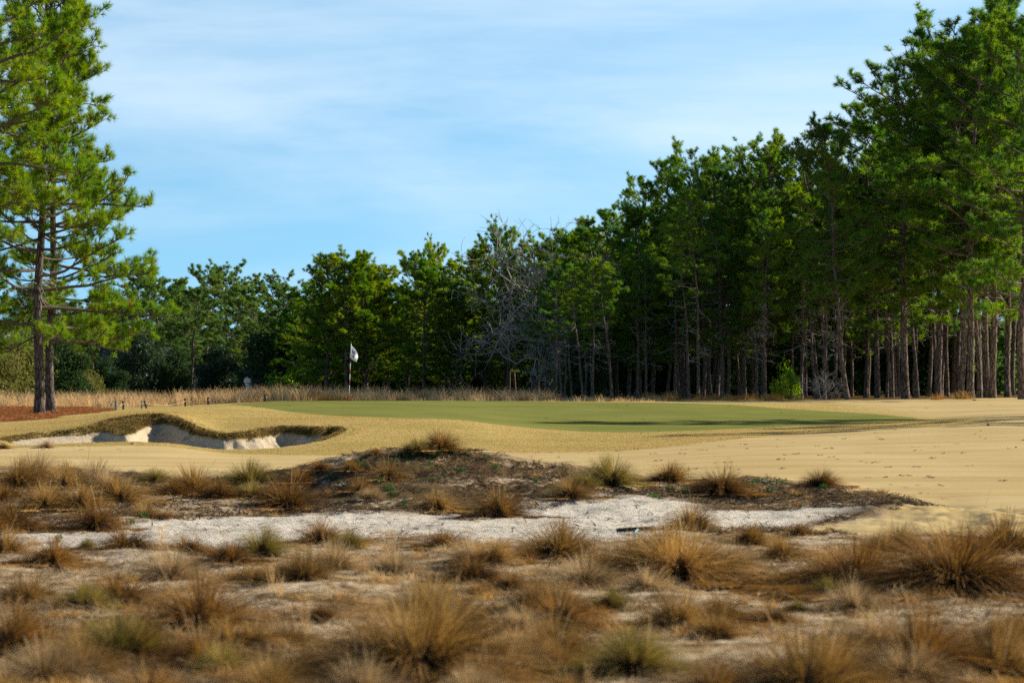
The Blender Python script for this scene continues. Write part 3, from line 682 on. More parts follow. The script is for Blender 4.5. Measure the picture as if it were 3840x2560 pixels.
def tussock(name, seed, mat, n=900, lo=0, hi=80, h=.5, w=.0045, curve=(.1, .6), bias=0.0, stalks=10, br=.09):
    g = np.random.default_rng(seed); V_ = MB()
    a = g.uniform(0, 2*math.pi, n); t = hi*g.random(n)**.75; t = np.maximum(t, lo)
    # locks: blades gather into wind-combed locks so the dome is not even
    ka = g.uniform(0, 2*math.pi, 26); near_ = np.argmin(np.abs(((a[:, None]-ka[None]+math.pi) % (2*math.pi))-math.pi), 1)
    a = a*.42+ka[near_]*.58+0*a; t = t*(1+.25*np.sin(near_*2.3)); t = np.radians(np.clip(t+bias*np.cos(a), 0, 97))
    D = np.stack([np.cos(a)*np.sin(t), np.sin(a)*np.sin(t), np.cos(t)], 1)+g.normal(size=(n, 3))*.06; D /= np.linalg.norm(D, axis=1, keepdims=True)
    r = br*np.sqrt(g.random(n)); b = np.stack([np.cos(a)*r, np.sin(a)*r, np.full(n, -.01)], 1)
    L = h*1.02*(1-.45*g.random(n)**3)*(1+.12*np.sin(near_*1.7)); cv = g.uniform(*curve, n)*(t/1.2+.15)
    V, Q = blades(b, D, L, w*g.uniform(.6, 1.3, n), cv, 5, g, .8); V[:, 2] = np.maximum(V[:, 2], -.01+.02*g.random(len(V))); V_.add(V, Q, 0)
    nm = int(n*.55)                                    # dense short core of old dead leaves; their dark colour paints the heart's shade
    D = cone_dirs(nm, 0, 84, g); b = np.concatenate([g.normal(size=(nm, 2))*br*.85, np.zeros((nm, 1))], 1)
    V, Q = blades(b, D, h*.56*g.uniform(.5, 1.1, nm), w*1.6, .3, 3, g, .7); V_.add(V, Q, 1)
    if stalks:
        D = cone_dirs(stalks, 0, 28, g); b = np.concatenate([g.normal(size=(stalks, 2))*br*.5, np.zeros((stalks, 1))], 1)
        V, Q = blades(b, D, h*g.uniform(1.1, 1.6, stalks), w*.7, .15, 5, g, .4); V_.add(V, Q, 2)
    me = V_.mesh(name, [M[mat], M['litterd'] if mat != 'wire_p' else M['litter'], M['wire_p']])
    lk = np.zeros(V_.n); lk[:n*12] = np.repeat(g.random(26)[near_]*.75+.25*g.random(n), 12)
    at_ = me.attributes.new('lock', 'FLOAT', 'POINT'); at_.data.foreach_set('value', lk.astype(np.float32)); return me
def stalk_clump(name, seed, n=13, h=.7):
    g = np.random.default_rng(seed); b = np.concatenate([g.normal(size=(n, 2))*.04, np.zeros((n, 1))], 1)
    V, Q = blades(b, cone_dirs(n, 0, 16, g), h*g.uniform(.4, 1.1, n), .007, .08, 4, g, .3); mb = MB(); mb.add(V, Q, 0)
    V, Q = blades(np.repeat(b, 4, 0)+np.stack([0*g.random(4*n), 0*g.random(4*n), h*g.uniform(.2, .8, 4*n)], 1), cone_dirs(4*n, 5, 40, g), h*.2*g.uniform(.5, 1.2, 4*n), .006, .2, 2, g); mb.add(V, Q, 0)
    return mb.mesh(name, [M['sedge']])
TU = {}
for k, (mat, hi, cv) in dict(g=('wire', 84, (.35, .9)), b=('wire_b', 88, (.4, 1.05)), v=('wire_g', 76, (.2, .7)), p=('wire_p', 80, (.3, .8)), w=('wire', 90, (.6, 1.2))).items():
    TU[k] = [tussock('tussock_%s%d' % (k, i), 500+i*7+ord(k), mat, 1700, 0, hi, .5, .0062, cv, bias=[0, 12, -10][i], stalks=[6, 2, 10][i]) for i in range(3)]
TB = {}
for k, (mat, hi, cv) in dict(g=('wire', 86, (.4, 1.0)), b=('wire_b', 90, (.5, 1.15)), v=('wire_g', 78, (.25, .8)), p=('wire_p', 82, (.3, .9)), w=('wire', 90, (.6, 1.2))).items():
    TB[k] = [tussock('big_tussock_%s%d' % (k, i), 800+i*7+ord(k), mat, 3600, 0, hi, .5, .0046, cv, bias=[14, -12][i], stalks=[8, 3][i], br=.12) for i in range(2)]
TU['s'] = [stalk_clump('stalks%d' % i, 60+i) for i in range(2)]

tuss = [  # x, y of the foot and width in a 2352 px wide photo; kind; label
 (6,1150,75,'b','brown tussock cut by the photo edge beside the fairway, mid left'),
 (40,1118,95,'g','golden tussock in the back row of the crowd by the left fairway edge'),
 (100,1168,85,'g','dark footed golden tussock at the front of the crowd on the left'),
 (82,1098,80,'p','pale feathery tussock against the fairway at the far left'),
 (150,1122,90,'g','golden tussock in the middle of the left hand crowd'),
 (180,1166,85,'g','rounded golden tussock beside the dark footed one in the left crowd'),
 (215,1118,85,'p','pale tussock at the back right of the left hand crowd'),
 (278,1152,95,'g','large fluffy tussock ending the left hand crowd'),
 (248,1122,70,'p','wispy pale tussock behind the large fluffy one'),
 (358,1106,52,'v','small lone spiky green tussock at the fairway edge'),
 (402,1136,60,'b','low brown tussock starting the pair group near the lone spiky one'),
 (445,1132,95,'g','tall golden tussock in the middle of the group of five'),
 (505,1143,72,'b','rusty tussock in front of the tall golden one'),
 (570,1112,85,'v','yellow green tussock at the fairway edge, right of the group of five'),
 (578,1142,55,'v','small green tussock in front of the yellow green one'),
 (660,1165,105,'b','wide rusty tussock between the dark litter and the mound'),
 (685,1108,50,'b','thin rust coloured tussock on the foot of the mound'),
 (735,1080,42,'b','small windswept tussock on the rising shoulder of the mound'),
 (222,1216,95,'b','brown tussock alone on the dark litter above the sand strip'),
 (32,1212,95,'b','brown tussock on the left edge just above the white sand'),
 (957,1041,52,'v','small green brown tussock on the mound top, left of its highest tussock'),
 (1012,1034,66,'b','dark tussock standing on the very top of the mound'),
 (862,1042,18,'b','tiny dark tussock on the mound skyline'),
 (892,1100,62,'w','tan flattened tussock on the upper face of the mound'),
 (852,1146,45,'p','small pale tussock low on the mound face'),
 (830,1128,45,'b','brown flattened tussock halfway down the mound'),
 (1002,1172,80,'w','low tan tussock at the foot of the mound above the sand'),
 (1145,1188,95,'b','dark brown tussock at the foot of the mound, furthest into the sand'),
 (1405,1112,92,'v','bold green gold tussock on the ridge right of the mound'),
 (1312,1142,72,'g','pale tussock with a black foot on the right flank of the mound'),
 (1340,1118,50,'v','small greenish tussock tucked behind the pale black footed one'),
 (1535,1106,72,'g','wispy fountain shaped tussock on the ridge'),
 (1658,1132,100,'b','leaning brown tussock on the ridge with drooping front'),
 (1886,1118,70,'b','dark spiky tussock at the far end of the ridge'),
 (120,1292,90,'b','dark brown tussock just below the sand strip, left'),
 (8,1270,90,'g','golden tussock at the left edge below the sand strip'),
 (200,1258,30,'v','sparse grey green tuft at the left end of the sand'),
 (370,1262,40,'s','thin rusty upright stalks in front of the left sand'),
 (432,1268,70,'b','dark tussock crossing the lower edge of the left sand'),
 (395,1330,110,'p','large pale feathery tussock below the thin rusty stalks'),
 (275,1385,120,'b','dark brown tussock with green flank, lower left'),
 (200,1395,90,'v','greenish tussock leaning against the dark brown lower left one'),
 (530,1290,70,'b','brown tussock with black foot left of the yellow stalks'),
 (600,1278,92,'v','green brown tussock on the lower edge of the sand strip'),
 (622,1352,34,'s','yellow upright stalks in front of the green brown tussock'),
 (645,1372,30,'s','short pale stalks beside the yellow upright stalks'),
 (735,1246,80,'b','dark tussock overlapping the lower sand edge, centre left'),
 (802,1258,55,'v','dark green pointed tussock against the sand'),
 (770,1310,100,'p','pale straw tussock below the dark green pointed one'),
 (905,1322,92,'p','pale grey tussock left of the centre'),
 (1020,1255,72,'b','brown tussock touching the sand at the centre'),
 (1085,1335,100,'b','tall rusty tussock in the centre of the foreground'),
 (1130,1290,80,'g','golden tussock behind the tall rusty centre one'),
 (1172,1352,60,'b','small dark footed tussock right of the tall rusty one'),
 (1205,1285,50,'b','small brown tussock pointing at the bare sand notch'),
 (1285,1280,140,'g','broad golden tussock on the sand edge left of the rake'),
 (1345,1345,110,'p','blond combed over tussock in front of the broad golden one'),
 (1590,1216,85,'g','tall soft tussock behind the rake'),
 (1562,1325,215,'g','very wide tussock with black heart, centre right'),
 (1470,1300,110,'w','drooping tussock joined to the wide black hearted one'),
 (1680,1305,90,'p','pale fluffy tussock right of the wide black hearted one'),
 (1722,1250,80,'g','soft golden tussock in front of the ridge sand'),
 (1798,1282,75,'g','upright tussock with dark foot in front of the pale green lichen patch'),
 (1838,1228,40,'b','small brown tussock by the right end of the sand'),
 (1960,1345,195,'b','big dark hearted tussock, first of the large pair on the right'),
 (2195,1352,250,'b','biggest combed tussock, second of the large pair on the right'),
 (2062,1262,90,'g','faint golden tussock behind the large pair'),
 (2312,1272,140,'b','tall brown tussock at the right photo edge behind the large pair'),
 (1962,1402,100,'p','pale tussock in front of the dark hearted one'),
 (1830,1402,40,'v','small green tuft on the bare sand, lower right'),
 (1905,1370,70,'v','greenish low tussock in front of the dark hearted one'),
 (1655,1425,100,'b','reddish tussock below the wide black hearted one'),
 (1560,1440,120,'g','golden tussock beside the reddish one'),
 (455,1448,200,'b','big dark brown tussock in the lower left'),
 (282,1510,160,'v','round pale tipped tussock low on the left'),
 (512,1545,95,'v','small green tussock near the bottom, left of centre'),
 (28,1500,170,'b','big dark brown tussock at the left edge near the bottom'),
 (110,1568,150,'p','blurry blond grass at the bottom left corner'),
 (955,1545,330,'g','huge dark hearted tussock at the bottom centre left'),
 (1085,1600,110,'p','blond spray in front of the huge bottom tussock'),
 (1275,1515,165,'g','dark hearted tussock right of the huge bottom one'),
 (1195,1445,80,'p','pale tuft behind the bottom dark hearted pair'),
 (1455,1540,160,'v','green gold tussock at the bottom, right of centre'),
 (1352,1592,40,'s','rusty upright stalks at the bottom centre'),
 (1850,1605,260,'g','broad golden tussock cut by the bottom edge'),
 (2100,1545,240,'b','broad tawny tussock low on the right'),
 (2290,1560,190,'g','golden tussock in the bottom right corner'),
 (2010,1480,110,'p','pale tussock above the broad tawny one'),
 (2345,1480,110,'b','brown tussock at the right edge above the corner one'),
 (985,1408,120,'g','faint golden tussock above the huge bottom one'),
 (740,1422,60,'b','low dark tuft in the open ground, left of centre'),
 (700,1480,50,'s','pale upright stalks in the open ground left of the huge tussock'),
 (690,1330,75,'p','pale thin tussock right of the yellow stalks'),
 (60,1385,110,'g','golden tussock at the left edge, lower half'),
 (1400,1400,70,'v','small combed green tuft near the centre'),
 (830,1605,130,'p','blurry pale tussock at the bottom edge, centre left'),
 (620,1610,130,'g','blurry golden tussock at the bottom edge, left of centre'),
 (340,1620,150,'b','blurry brown tussock at the bottom edge'),
 (1640,1610,130,'b','blurry brown tussock at the bottom edge, right of centre'),
]
GT = 'wiregrass tussocks on the sandy waste ground'
for i, (px, py, w, k, lab) in enumerate(tuss):
    x, y, z = cast(px*3840/2352, py*3840/2352); wm = w*3840/2352/F*y
    s = wm/(.57 if k != 's' else .5)
    if k == 's': s *= 1.6
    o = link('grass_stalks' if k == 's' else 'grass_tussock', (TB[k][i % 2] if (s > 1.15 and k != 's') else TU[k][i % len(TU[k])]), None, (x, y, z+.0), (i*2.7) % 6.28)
    hs = s*random.uniform(.78, .98)
    if k in 'gbv' and s > 1.2: hs *= .9
    o.scale = (s, s, hs); tag(o, lab, 'grass tussock', GT)

g = np.random.default_rng(123); c_ = 0
while c_ < 60:
    y = 1/g.uniform(1/39., 1/12.); x = g.uniform(-.225, .225)*y; xx, yy = np.array([x]), np.array([y])
    if y > edge_y(xx, yy)[0]-.3 or sdf(TONGUE, xx, yy)[0] > -.1 or (sdf(STRIP, xx, yy)[0] > .0 and g.random() > .12): continue
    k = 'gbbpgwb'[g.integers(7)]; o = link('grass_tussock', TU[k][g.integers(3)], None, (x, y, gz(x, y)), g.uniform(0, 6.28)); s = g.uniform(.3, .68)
    o.scale = (s, s, s*g.uniform(.6, 1.05)); tag(o, 'small dry tussock scattered between the larger ones', 'grass tussock', 'small tussocks between the larger ones'); c_ += 1

# ground cover of the waste area: dead stems, low thatch, herbs (nobody could count it)
def scatter(n, ylo, yhi, g, tmax=.235, mask=None):
    y = 1/g.uniform(1/yhi, 1/ylo, n*3)*1.0; x = g.uniform(-tmax, tmax, n*3)*y
    if mask is not None: k = mask(x, y); x, y = x[k], y[k]
    x, y = x[:n], y[:n]; return x, y, ground_z(x, y)
def waste_mask(keep_strip=.04, prob=None, sc_=1.4, th=.0):
    def f(x, y):
        e = y < herm(RU, RY, uof(x, y))-.15; e &= sdf(TONGUE, x, y) < 0
        s = sdf(STRIP, x, y) > .1; e &= ~(s & (g.random(len(x)) > keep_strip)); e &= fbm(x, y, sc_, 3)+.03 > th
        return e
    return f
g = np.random.default_rng(77)
mb = MB()
x, y, z = scatter(52000, 9.5, 42, g, mask=waste_mask(.20, th=-.06)); n = len(x)
D = cone_dirs(n, 50, 95, g); V, Q = blades(np.stack([x, y, z+.003], 1), D, g.uniform(.05, .22, n), g.uniform(.003, .007, n), .25, 3, g, .6); mb.add(V, Q, 0)
x, y, z = scatter(15000, 9.5, 42, g, mask=waste_mask(.05, sc_=.8, th=.02)); n = len(x)
D = cone_dirs(n, 20, 85, g); V, Q = blades(np.stack([x, y, z], 1), D, g.uniform(.05, .16, n), g.uniform(.003, .006, n), .4, 3, g, .8); mb.add(V, Q, 1)
x, y, z = scatter(26000, 26, 42, g, mask=waste_mask(.03, sc_=.5, th=.0)); n = len(x)
D = cone_dirs(n, 40, 95, g); V, Q = blades(np.stack([x, y, z+.003], 1), D, g.uniform(.04, .14, n), g.uniform(.008, .02, n), .3, 2, g, .7); mb.add(V, Q, 2)
x, y, z = scatter(1500, 10, 40, g, mask=waste_mask(.25, sc_=1.2, th=-.1)); n = len(x)
a_ = g.uniform(0, 6.28, n); D = cone_dirs(n, 82, 93, g); V, Q = blades(np.stack([x, y, z+.012], 1), D, g.uniform(.12, .42, n), g.uniform(.008, .016, n), .06, 4, g, .5); mb.add(V, Q, 2)
o = link('ground_litter', mb.mesh('ground_litter', [M['litter'], M['wire_p'], M['litterd']])); tag(o, 'dead stems and thatch strewn over the sandy waste ground', 'litter', kind='stuff')
# small unnamed low tufts between the tussocks
mb = MB(); x, y, z = scatter(650, 10, 40, g, mask=waste_mask(.02, sc_=1.1, th=.03))
for a, b, c in zip(x, y, z):
    n = 60; hh = g.uniform(.06, .17); bb = np.array([a, b, c])+np.concatenate([g.normal(size=(n, 2))*.035, np.zeros((n, 1))], 1)
    V, Q = blades(bb, cone_dirs(n, 0, 80, g), hh*g.uniform(.5, 1.2, n), .005, .5, 3, g); mb.add(V, Q, int(g.integers(3)))
o = link('low_grass', mb.mesh('low_grass', [M['wire'], M['wire_b'], M['wire_p']])); tag(o, 'low dry grass filling the gaps between the tussocks', 'grass', kind='stuff')
# green herbs on the mound
mb = MB()
herbs = [(1000,1048,22),(1045,1043,22),(1075,1046,14),(940,1052,20),(905,1062,14),(985,1068,12),(700,1095,26),(890,1125,22),(900,1140,20),(870,1110,12),(1120,1055,14),(1060,1085,14),(1140,1080,12),
         (1505,1145,18),(1540,1128,14),(1580,1135,18),(1750,1110,28),(1795,1112,22),(1725,1118,20),(1770,1130,16),(930,1160,12),(1230,1110,10),(830,1070,16),(1610,1118,12),(760,1105,14),(1890,1125,14),(135,1245,10),(330,1190,16),(300,1205,14)]
for px, py, w in herbs:
    X, Y_, Z = cast(px*1.6327, py*1.6327); r = w*1.6327/F*Y_*.8; n = int(90*(w/16))
    a = g.uniform(0, 6.28, n); q = r*np.sqrt(g.random(n)); P = np.stack([X+q*np.cos(a), Y_+q*np.sin(a), np.zeros(n)], 1); P[:, 2] = ground_z(P[:, 0], P[:, 1])+g.uniform(.01, .07, n)
    A = g.normal(size=(n, 3)); A[:, 2] *= .4; A /= np.linalg.norm(A, axis=1, keepdims=True); B = np.cross(A, [0, 0, 1.0])+g.normal(size=(n, 3))*.3; s = g.uniform(.012, .026, (n, 1))
    mb.add(np.stack([P-A*s, P+B*s*.6, P+A*s, P-B*s*.6], 1).reshape(-1, 3), np.arange(4*n).reshape(-1, 4), 0)
o = link('green_weeds', mb.mesh('green_weeds', [M['herb']])); tag(o, 'low green weeds growing on the mound and ridge', 'weeds', kind='stuff')

# shaggy grass on the bunker lip
g = np.random.default_rng(5); nb_ = 60000
x = g.uniform(-13.3, -3.6, nb_*4); y = g.uniform(57, 67.6, nb_*4); s = sdf(BKW, x, y); u = uof(x, y)
back = (y > 59.0+.0*u)
wgr = .26+1.6*np.exp(-((u-480)/75)**2)
k = back & (s > -.45) & (s < wgr*.92) & (g.random(len(x)) < np.where(s > -.03, 1, .06)); x, y, s = x[k][:nb_], y[k][:nb_], s[k][:nb_]; z = ground_z(x, y); n = len(x)
D = np.stack([g.normal(size=n)*.45, -.25-.9*g.random(n)*(s > -.05), .35+.6*g.random(n)], 1); D /= np.linalg.norm(D, axis=1, keepdims=True)
V, Q = blades(np.stack([x, y, z-.01], 1), D, g.uniform(.05, .15, n)*np.where(s > -.1, 1, .6), g.uniform(.008, .016, n), .9, 3, g, .6)
o = link('bunker_lip_grass', mesh('bunker_lip_grass', V, [Q], [M['lipg']])); tag(o, 'shaggy dormant grass hanging over the bunker face', 'grass', kind='stuff')
# short fuzz on the apron banks
x = g.uniform(-14, 14, 90000); y = 1/g.uniform(1/76., 1/54., 90000); u = uof(x, y)
k = (y > herm([-1500, 0, 600, 1250, 2300, 2600, 3000, 5000], [56, 55, 55.6, 53.6, 55, 57, 63, 70], u)) & (sdf(GREEN, x, y) < -.1) & (sdf(BKW, x, y) < -.2) & (sdf(STRAW, x, y) < 0)
x, y = x[k], y[k]; z = ground_z(x, y); n = len(x)
V, Q = blades(np.stack([x, y, z-.004], 1), cone_dirs(n, 10, 75, g), g.uniform(.02, .045, n), g.uniform(.008, .014, n), .3, 1, g, .8)
o = link('apron_grass', mesh('apron_grass', V, [Q], [M['wire']])); tag(o, 'short dormant grass on the banks round the green', 'grass', kind='stuff')

# tall dry grass behind the green
def tallgrass(name, lab, regions, mats, seed):
    g = np.random.default_rng(seed); mb = MB()
    for (u0, u1, y0, y1, n, h, tus) in regions:
        cu = g.uniform(u0, u1, tus); cy = g.uniform(y0, y1, tus); i = g.integers(0, tus, n)
        Y = cy[i]+g.normal(size=n)*.25; x = (cu[i]-CU)/F*cy[i]+g.normal(size=n)*.16; z = ground_z(x, Y); hh = h*(.30+.85*g.random(tus)**1.6)[i]
        keep = sdf(GREEN, x, Y) < -.2; x, Y, z, hh = x[keep], Y[keep], z[keep], hh[keep]; n = len(x)
        if n == 0: continue
        mi = (i[keep] % len(mats))
        V, Q = blades(np.stack([x, Y, z-.02], 1), cone_dirs(n, 2, 38, g), hh*g.uniform(.4, 1.1, n), g.uniform(.010, .022, n), .28, 3, g, .7)
        b = mb.n; mb.add(V, Q, 0); mb.mq[-1] = np.tile(mi, 3)
    o = link(name, mb.mesh(name, [M[m] for m in mats])); tag(o, lab, 'tall grass', kind='stuff')
tallgrass('tall_dry_grass', 'band of tall tan grass between the green and the wood',
  [(-300, 430, 106, 128, 16000, .95, 420), (400, 1000, 104, 128, 14000, .92, 420), (900, 1300, 101, 122, 10000, .92, 300), (1280, 2080, 101, 118, 15000, .8, 420), (1900, 2480, 100, 116, 4000, .35, 160), (-300, 1100, 128, 175, 9000, .9, 300)], ['sedge', 'sedge', 'wire_p', 'litter'], 21)
tallgrass('rusty_dry_grass', 'rusty grass at the feet of the wood trunks', [(2400, 3000, 113, 119, 3000, .55, 42), (3500, 3620, 113, 116, 800, .5, 5), (3790, 3900, 112, 114, 600, .5, 4), (1180, 1300, 101, 104, 1200, .5, 14)], ['wire_b', 'wire'], 22)

# pine straw litter
x = g.uniform(-26, -12, 60000); y = g.uniform(75, 106, 60000); k = sdf(STRAW, x, y)+1.2*fbm(x, y, 1.5, 3) > -.1; x, y = x[k], y[k]; n = len(x); z = ground_z(x, y)
V, Q = blades(np.stack([x, y, z+.004], 1), cone_dirs(n, 65, 98, g), g.uniform(.10, .28, n), g.uniform(.006, .014, n), .1, 1, g, .3)
o = link('pine_straw', mesh('pine_straw', V, [Q], [M['straw']])); tag(o, 'fallen rust brown pine straw under the twin pines', 'pine straw', kind='stuff')
# dark specks of fallen cones and leaves on the fairway
mb = MB(); n = 330; y = 1/g.uniform(1/100., 1/34., n); x = g.uniform(-.2, .24, n)*y
k = (y > herm(RU, RY, uof(x, y))+.5) & (sdf(BKW, x, y) < -.3) & ((uof(x, y) > 2300) | (g.random(n) < .3)); x, y = x[k], y[k]; z = ground_z(x, y)
for a, b, c in zip(x, y, z):
    m_ = 7; s = g.uniform(.02, .05); P = np.array([a, b, c+.004])+g.normal(size=(m_, 3))*[s, s, .004]
    V, Q = blades(P, cone_dirs(m_, 60, 95, g), s*g.uniform(.8, 2, m_), s*.35, .1, 1, g, .3); mb.add(V, Q, 0)
o = link('fallen_leaves', mb.mesh('fallen_leaves', [M['litterd']])); tag(o, 'scattered dark leaves and twigs on the fairway', 'litter', kind='stuff')

# tussocks round the bunker
for (px, py, w, k, lab) in [(6, 1030, 34, 'g', 'golden tussock on the bunker rim at the left photo edge'), (108, 1028, 40, 'p', 'low pale tuft growing in the bunker sand')]:
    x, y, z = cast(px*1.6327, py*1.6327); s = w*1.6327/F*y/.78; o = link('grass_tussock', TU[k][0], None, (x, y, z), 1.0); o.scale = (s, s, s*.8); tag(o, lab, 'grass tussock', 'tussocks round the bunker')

# ---------------------------------------------------------------- flagstick
fx, fy, fz = at(1308, 93.5)
H = (1505-1288)/F*fy
fl = thing('flagstick', 'golf flagstick with white numbered flag standing at the back of the green', 'flagstick', (fx, fy, fz), 0)
tilt = (1315-1306)/(1505-1288)
def pole_pt(t): return (tilt*H*t, 0, H*t)
mb = MB(); cuts = [(0, .155, 0), (.155, .28, 1), (.28, .375, 0), (.375, .475, 1), (.475, .565, 0), (.565, .665, 1), (.665, .77, 0), (.77, 1.0, 1)]
for a, b, c in cuts: mb.tube([pole_pt(a), pole_pt((a+b)/2), pole_pt(b)], [.014]*3, 8, c)
link('pole', mb.mesh('pole', [M['red'], M['white']], True), fl)
# flag: blown to the right and down, folded at its far corner
A = np.array(pole_pt(.97)); B = np.array(pole_pt(.775))-[.035, 0, 0]
px2m = fy/F
C_ = A+np.array([25*px2m, .12, -42*px2m]); D_ = B+np.array([24*px2m, .05, -20*px2m]); E_ = A+np.array([26*px2m, -.02, -48*px2m])
nu, nv = 14, 12; V = []
for i in range(nu):
    for j in range(nv):
        s, t = i/(nu-1), j/(nv-1)
        top = A+(C_-A)*s+np.array([.05*math.sin(s*3.1), 0, .02*math.sin(s*3.1)]); bot = B+(D_-B)*s-np.array([.02*math.sin(s*3.1), 0, .02*math.sin(s*3.1)])
        p = top+(bot-top)*t; p[1] += .07*math.sin(s*6+t*2)+.05*math.sin(t*5+s*2); V.append(p)
V = np.array(V); I = np.arange(nu*nv).reshape(nu, nv)
Q = np.stack([I[:-1, :-1], I[1:, :-1], I[1:, 1:], I[:-1, 1:]], -1).reshape(-1, 4)
fo = link('flag', mesh('flag', V, [Q], [M['flagcloth']], None, True), fl)
md = fo.modifiers.new('thick', 'SOLIDIFY'); md.thickness = .004
def onflag(s, t, off=-.02):
    i = s*(nu-1); j = t*(nv-1); a, b = int(i), int(j); a = min(a, nu-2); b = min(b, nv-2); fa, fb = i-a, j-b; W = V.reshape(nu, nv, 3)
    p = (W[a, b]*(1-fa)+W[a+1, b]*fa)*(1-fb)+(W[a, b+1]*(1-fa)+W[a+1, b+1]*fa)*fb; return p+np.array([0, off, 0])
def stroke(mb, pts, w):
    P = np.array([onflag(a, b) for a, b in pts]); T = np.gradient(P, axis=0); T /= np.linalg.norm(T, axis=1, keepdims=True); N = np.cross(T, [0, 1, 0])
    mb.add(np.stack([P-N*w, P+N*w], 1).reshape(-1, 3), [[2*i, 2*i+1, 2*i+3, 2*i+2] for i in range(len(P)-1)])
mb = MB()   # the numeral 2, with a short line of lettering above it
two = [(.40,.44),(.44,.36),(.52,.33),(.60,.37),(.62,.46),(.56,.55),(.47,.63),(.40,.70),(.52,.70),(.66,.70)]
stroke(mb, two, .016)
for q in range(3): stroke(mb, [(.16+.10*q, .30), (.165+.10*q, .40), (.17+.10*q, .50)], .008); stroke(mb, [(.16+.10*q, .30), (.20+.10*q, .31), (.225+.10*q, .32)], .007)
link('number', mb.mesh('number', [M['ink']]), fo)

# ---------------------------------------------------------------- rope posts
posts = [(435,1540,1502,9,0,'taller lichen grey post, first of the rope line nearest the pine straw'),(462,1532,1503,8,0,'second rope post from the pine straw, beside the taller grey one'),
         (532,1532,1503,7,2,'upright post of the crossed pair in the rope line'),(549,1530,1503,7,-14,'slanting post of the crossed pair in the rope line'),
         (695,1523,1500,8,0,'dark post in the middle of the rope line, one rope behind it'),(781,1519,1500,8,0,'dark post with a short loose rope end'),(995,1511,1495,11,0,'squat black post nearest the green')]
tops = []
for i, (u, vb, vt, w, ln, lab) in enumerate(posts):
    Y = [88, 91, 91.5, 92.3, 96, 99, 101.5][i]; x = (u-CU)/F*Y; z = gz(x, Y); zt = CZ-(vt-CV)/F*Y; rr = w*.56/F*Y
    o = thing('rope_post', lab, 'post', (x, Y, z), 0, 'posts of the rope line'); o.rotation_euler = (0, R(ln), 0)
    h = max(zt-z, .3); mb = MB(); mb.tube([(0, 0, -.2), (.004, 0, h*.3), (-.004, 0, h*.7), (0, 0, h-.02), (0, 0, h)], [rr, rr*1.03, rr*.95, rr*.97, rr*.8], 10, 0)
    link('shaft', mb.mesh('shaft', [M['postlight'] if i in (0, 2) else M['post']], True), o)
    mb = MB(); mb.tube([(0, 0, h*.62), (0, 0, h*.70)], [rr*1.12, rr*1.12], 10, 0); link('rope_loop', mb.mesh('rope_loop', [M['rope']], True), o)
    tops.append(np.array([x+math.sin(R(ln))*h*.65, Y-rr, z+h*.65]))
for a, b, sg, lab in [(0, 1, .06, 'short sagging pale rope between the first two posts'), (1, 2, .10, 'pale rope sagging between the second post and the crossed pair'), (3, 4, .12, 'longest pale rope running from the slanting post to the middle dark post')]:
    t = np.linspace(0, 1, 14)[:, None]; P = tops[a]+(tops[b]-tops[a])*t-np.array([0, 0, 1])*sg*4*t*(1-t)
    mb = MB(); mb.tube(P, [.014]*14, 6, 0); tag(link('rope', mb.mesh('rope', [M['rope']], True)), lab, 'rope', 'ropes of the rope line')
t = np.linspace(0, 1, 10)[:, None]; e = tops[5]+np.array([.62, .1, -.28]); P = tops[5]+(e-tops[5])*t-np.array([0, 0, 1])*.03*4*t*(1-t); P[-1] = [P[-1][0], P[-1][1], gz(P[-1][0], P[-1][1])+.02]
mb = MB(); mb.tube(P, [.012]*10, 6, 0); tag(link('rope', mb.mesh('rope', [M['rope']], True)), 'loose rope end trailing into the grass from the sixth post', 'rope', 'ropes of the rope line')

# ---------------------------------------------------------------- rake
x, y, z = cast(2385, 2006)
rk = thing('bunker_rake', 'black bunker rake with pale blue handle stub lying on the white sand', 'rake', (x, y, z+.05), R(4))
hw = .5*150/F*y; mb = MB()
mb.tube([(-hw, 0, 0), (-hw*.97, 0, .004), (hw*.97, 0, .03), (hw, 0, .03)], [.008, .022, .022, .008], 8, 0); link('head', mb.mesh('head', [M['black']], True), rk)
mb = MB()
for q in range(22):
    xx = -hw*.94+q*hw*1.88/21; mb.tube([(xx, -.006, -.005+.014*q/21), (xx, -.014, -.045+.014*q/21)], [.006, .003], 5, 0)
link('teeth', mb.mesh('teeth', [M['black']]), rk)
mb = MB(); mb.tube([(hw*.12, .0, .02), (-.02, -.09, -.005), (-hw*.25, -.22, -.035)], [.012, .012, .012], 8, 0); link('handle', mb.mesh('handle', [M['handle']], True), rk)

# ---------------------------------------------------------------- stones, oak leaf, drain cap
def pebble(name, u, v, r, mat, lab, cat, sq=.6, seed=0):
    x, y, z = cast(u, v); g = np.random.default_rng(seed); mb = MB(); A = np.linspace(0, 2*math.pi, 11)[:-1]; Z = np.linspace(0, 1, 7); V = []
    for q in Z:
        rr = r*math.sin(math.pi*(.12+.86*q))
        for a in A: V.append([rr*math.cos(a)*(1+.2*math.sin(2*a+seed))*g.uniform(.85, 1.1), rr*math.sin(a)*g.uniform(.8, 1.1), r*sq*(q*1.6-.25)])
    n = len(A); Q = [[i*n+j, i*n+(j+1) % n, (i+1)*n+(j+1) % n, (i+1)*n+j] for i in range(6) for j in range(n)]
    mb.add(V, Q); mb.T.append(np.array([[6*n+j, 6*n+(j+1) % n, 6*n] for j in range(1, n-1)])); mb.mt.append(np.zeros(n-2))
    tag(link(name, mb.mesh(name, [M[mat]], True), None, (x, y, z)), lab, cat)
pebble('stone', 205, 1541, .085, 'stone', 'pale stone on the pine straw beside the twin trunks', 'stone', .5, 1)
pebble('stone', 2898, 2122, .022, 'stone', 'small white pebble on the sand in front of the upright tussock', 'stone', .7, 2)
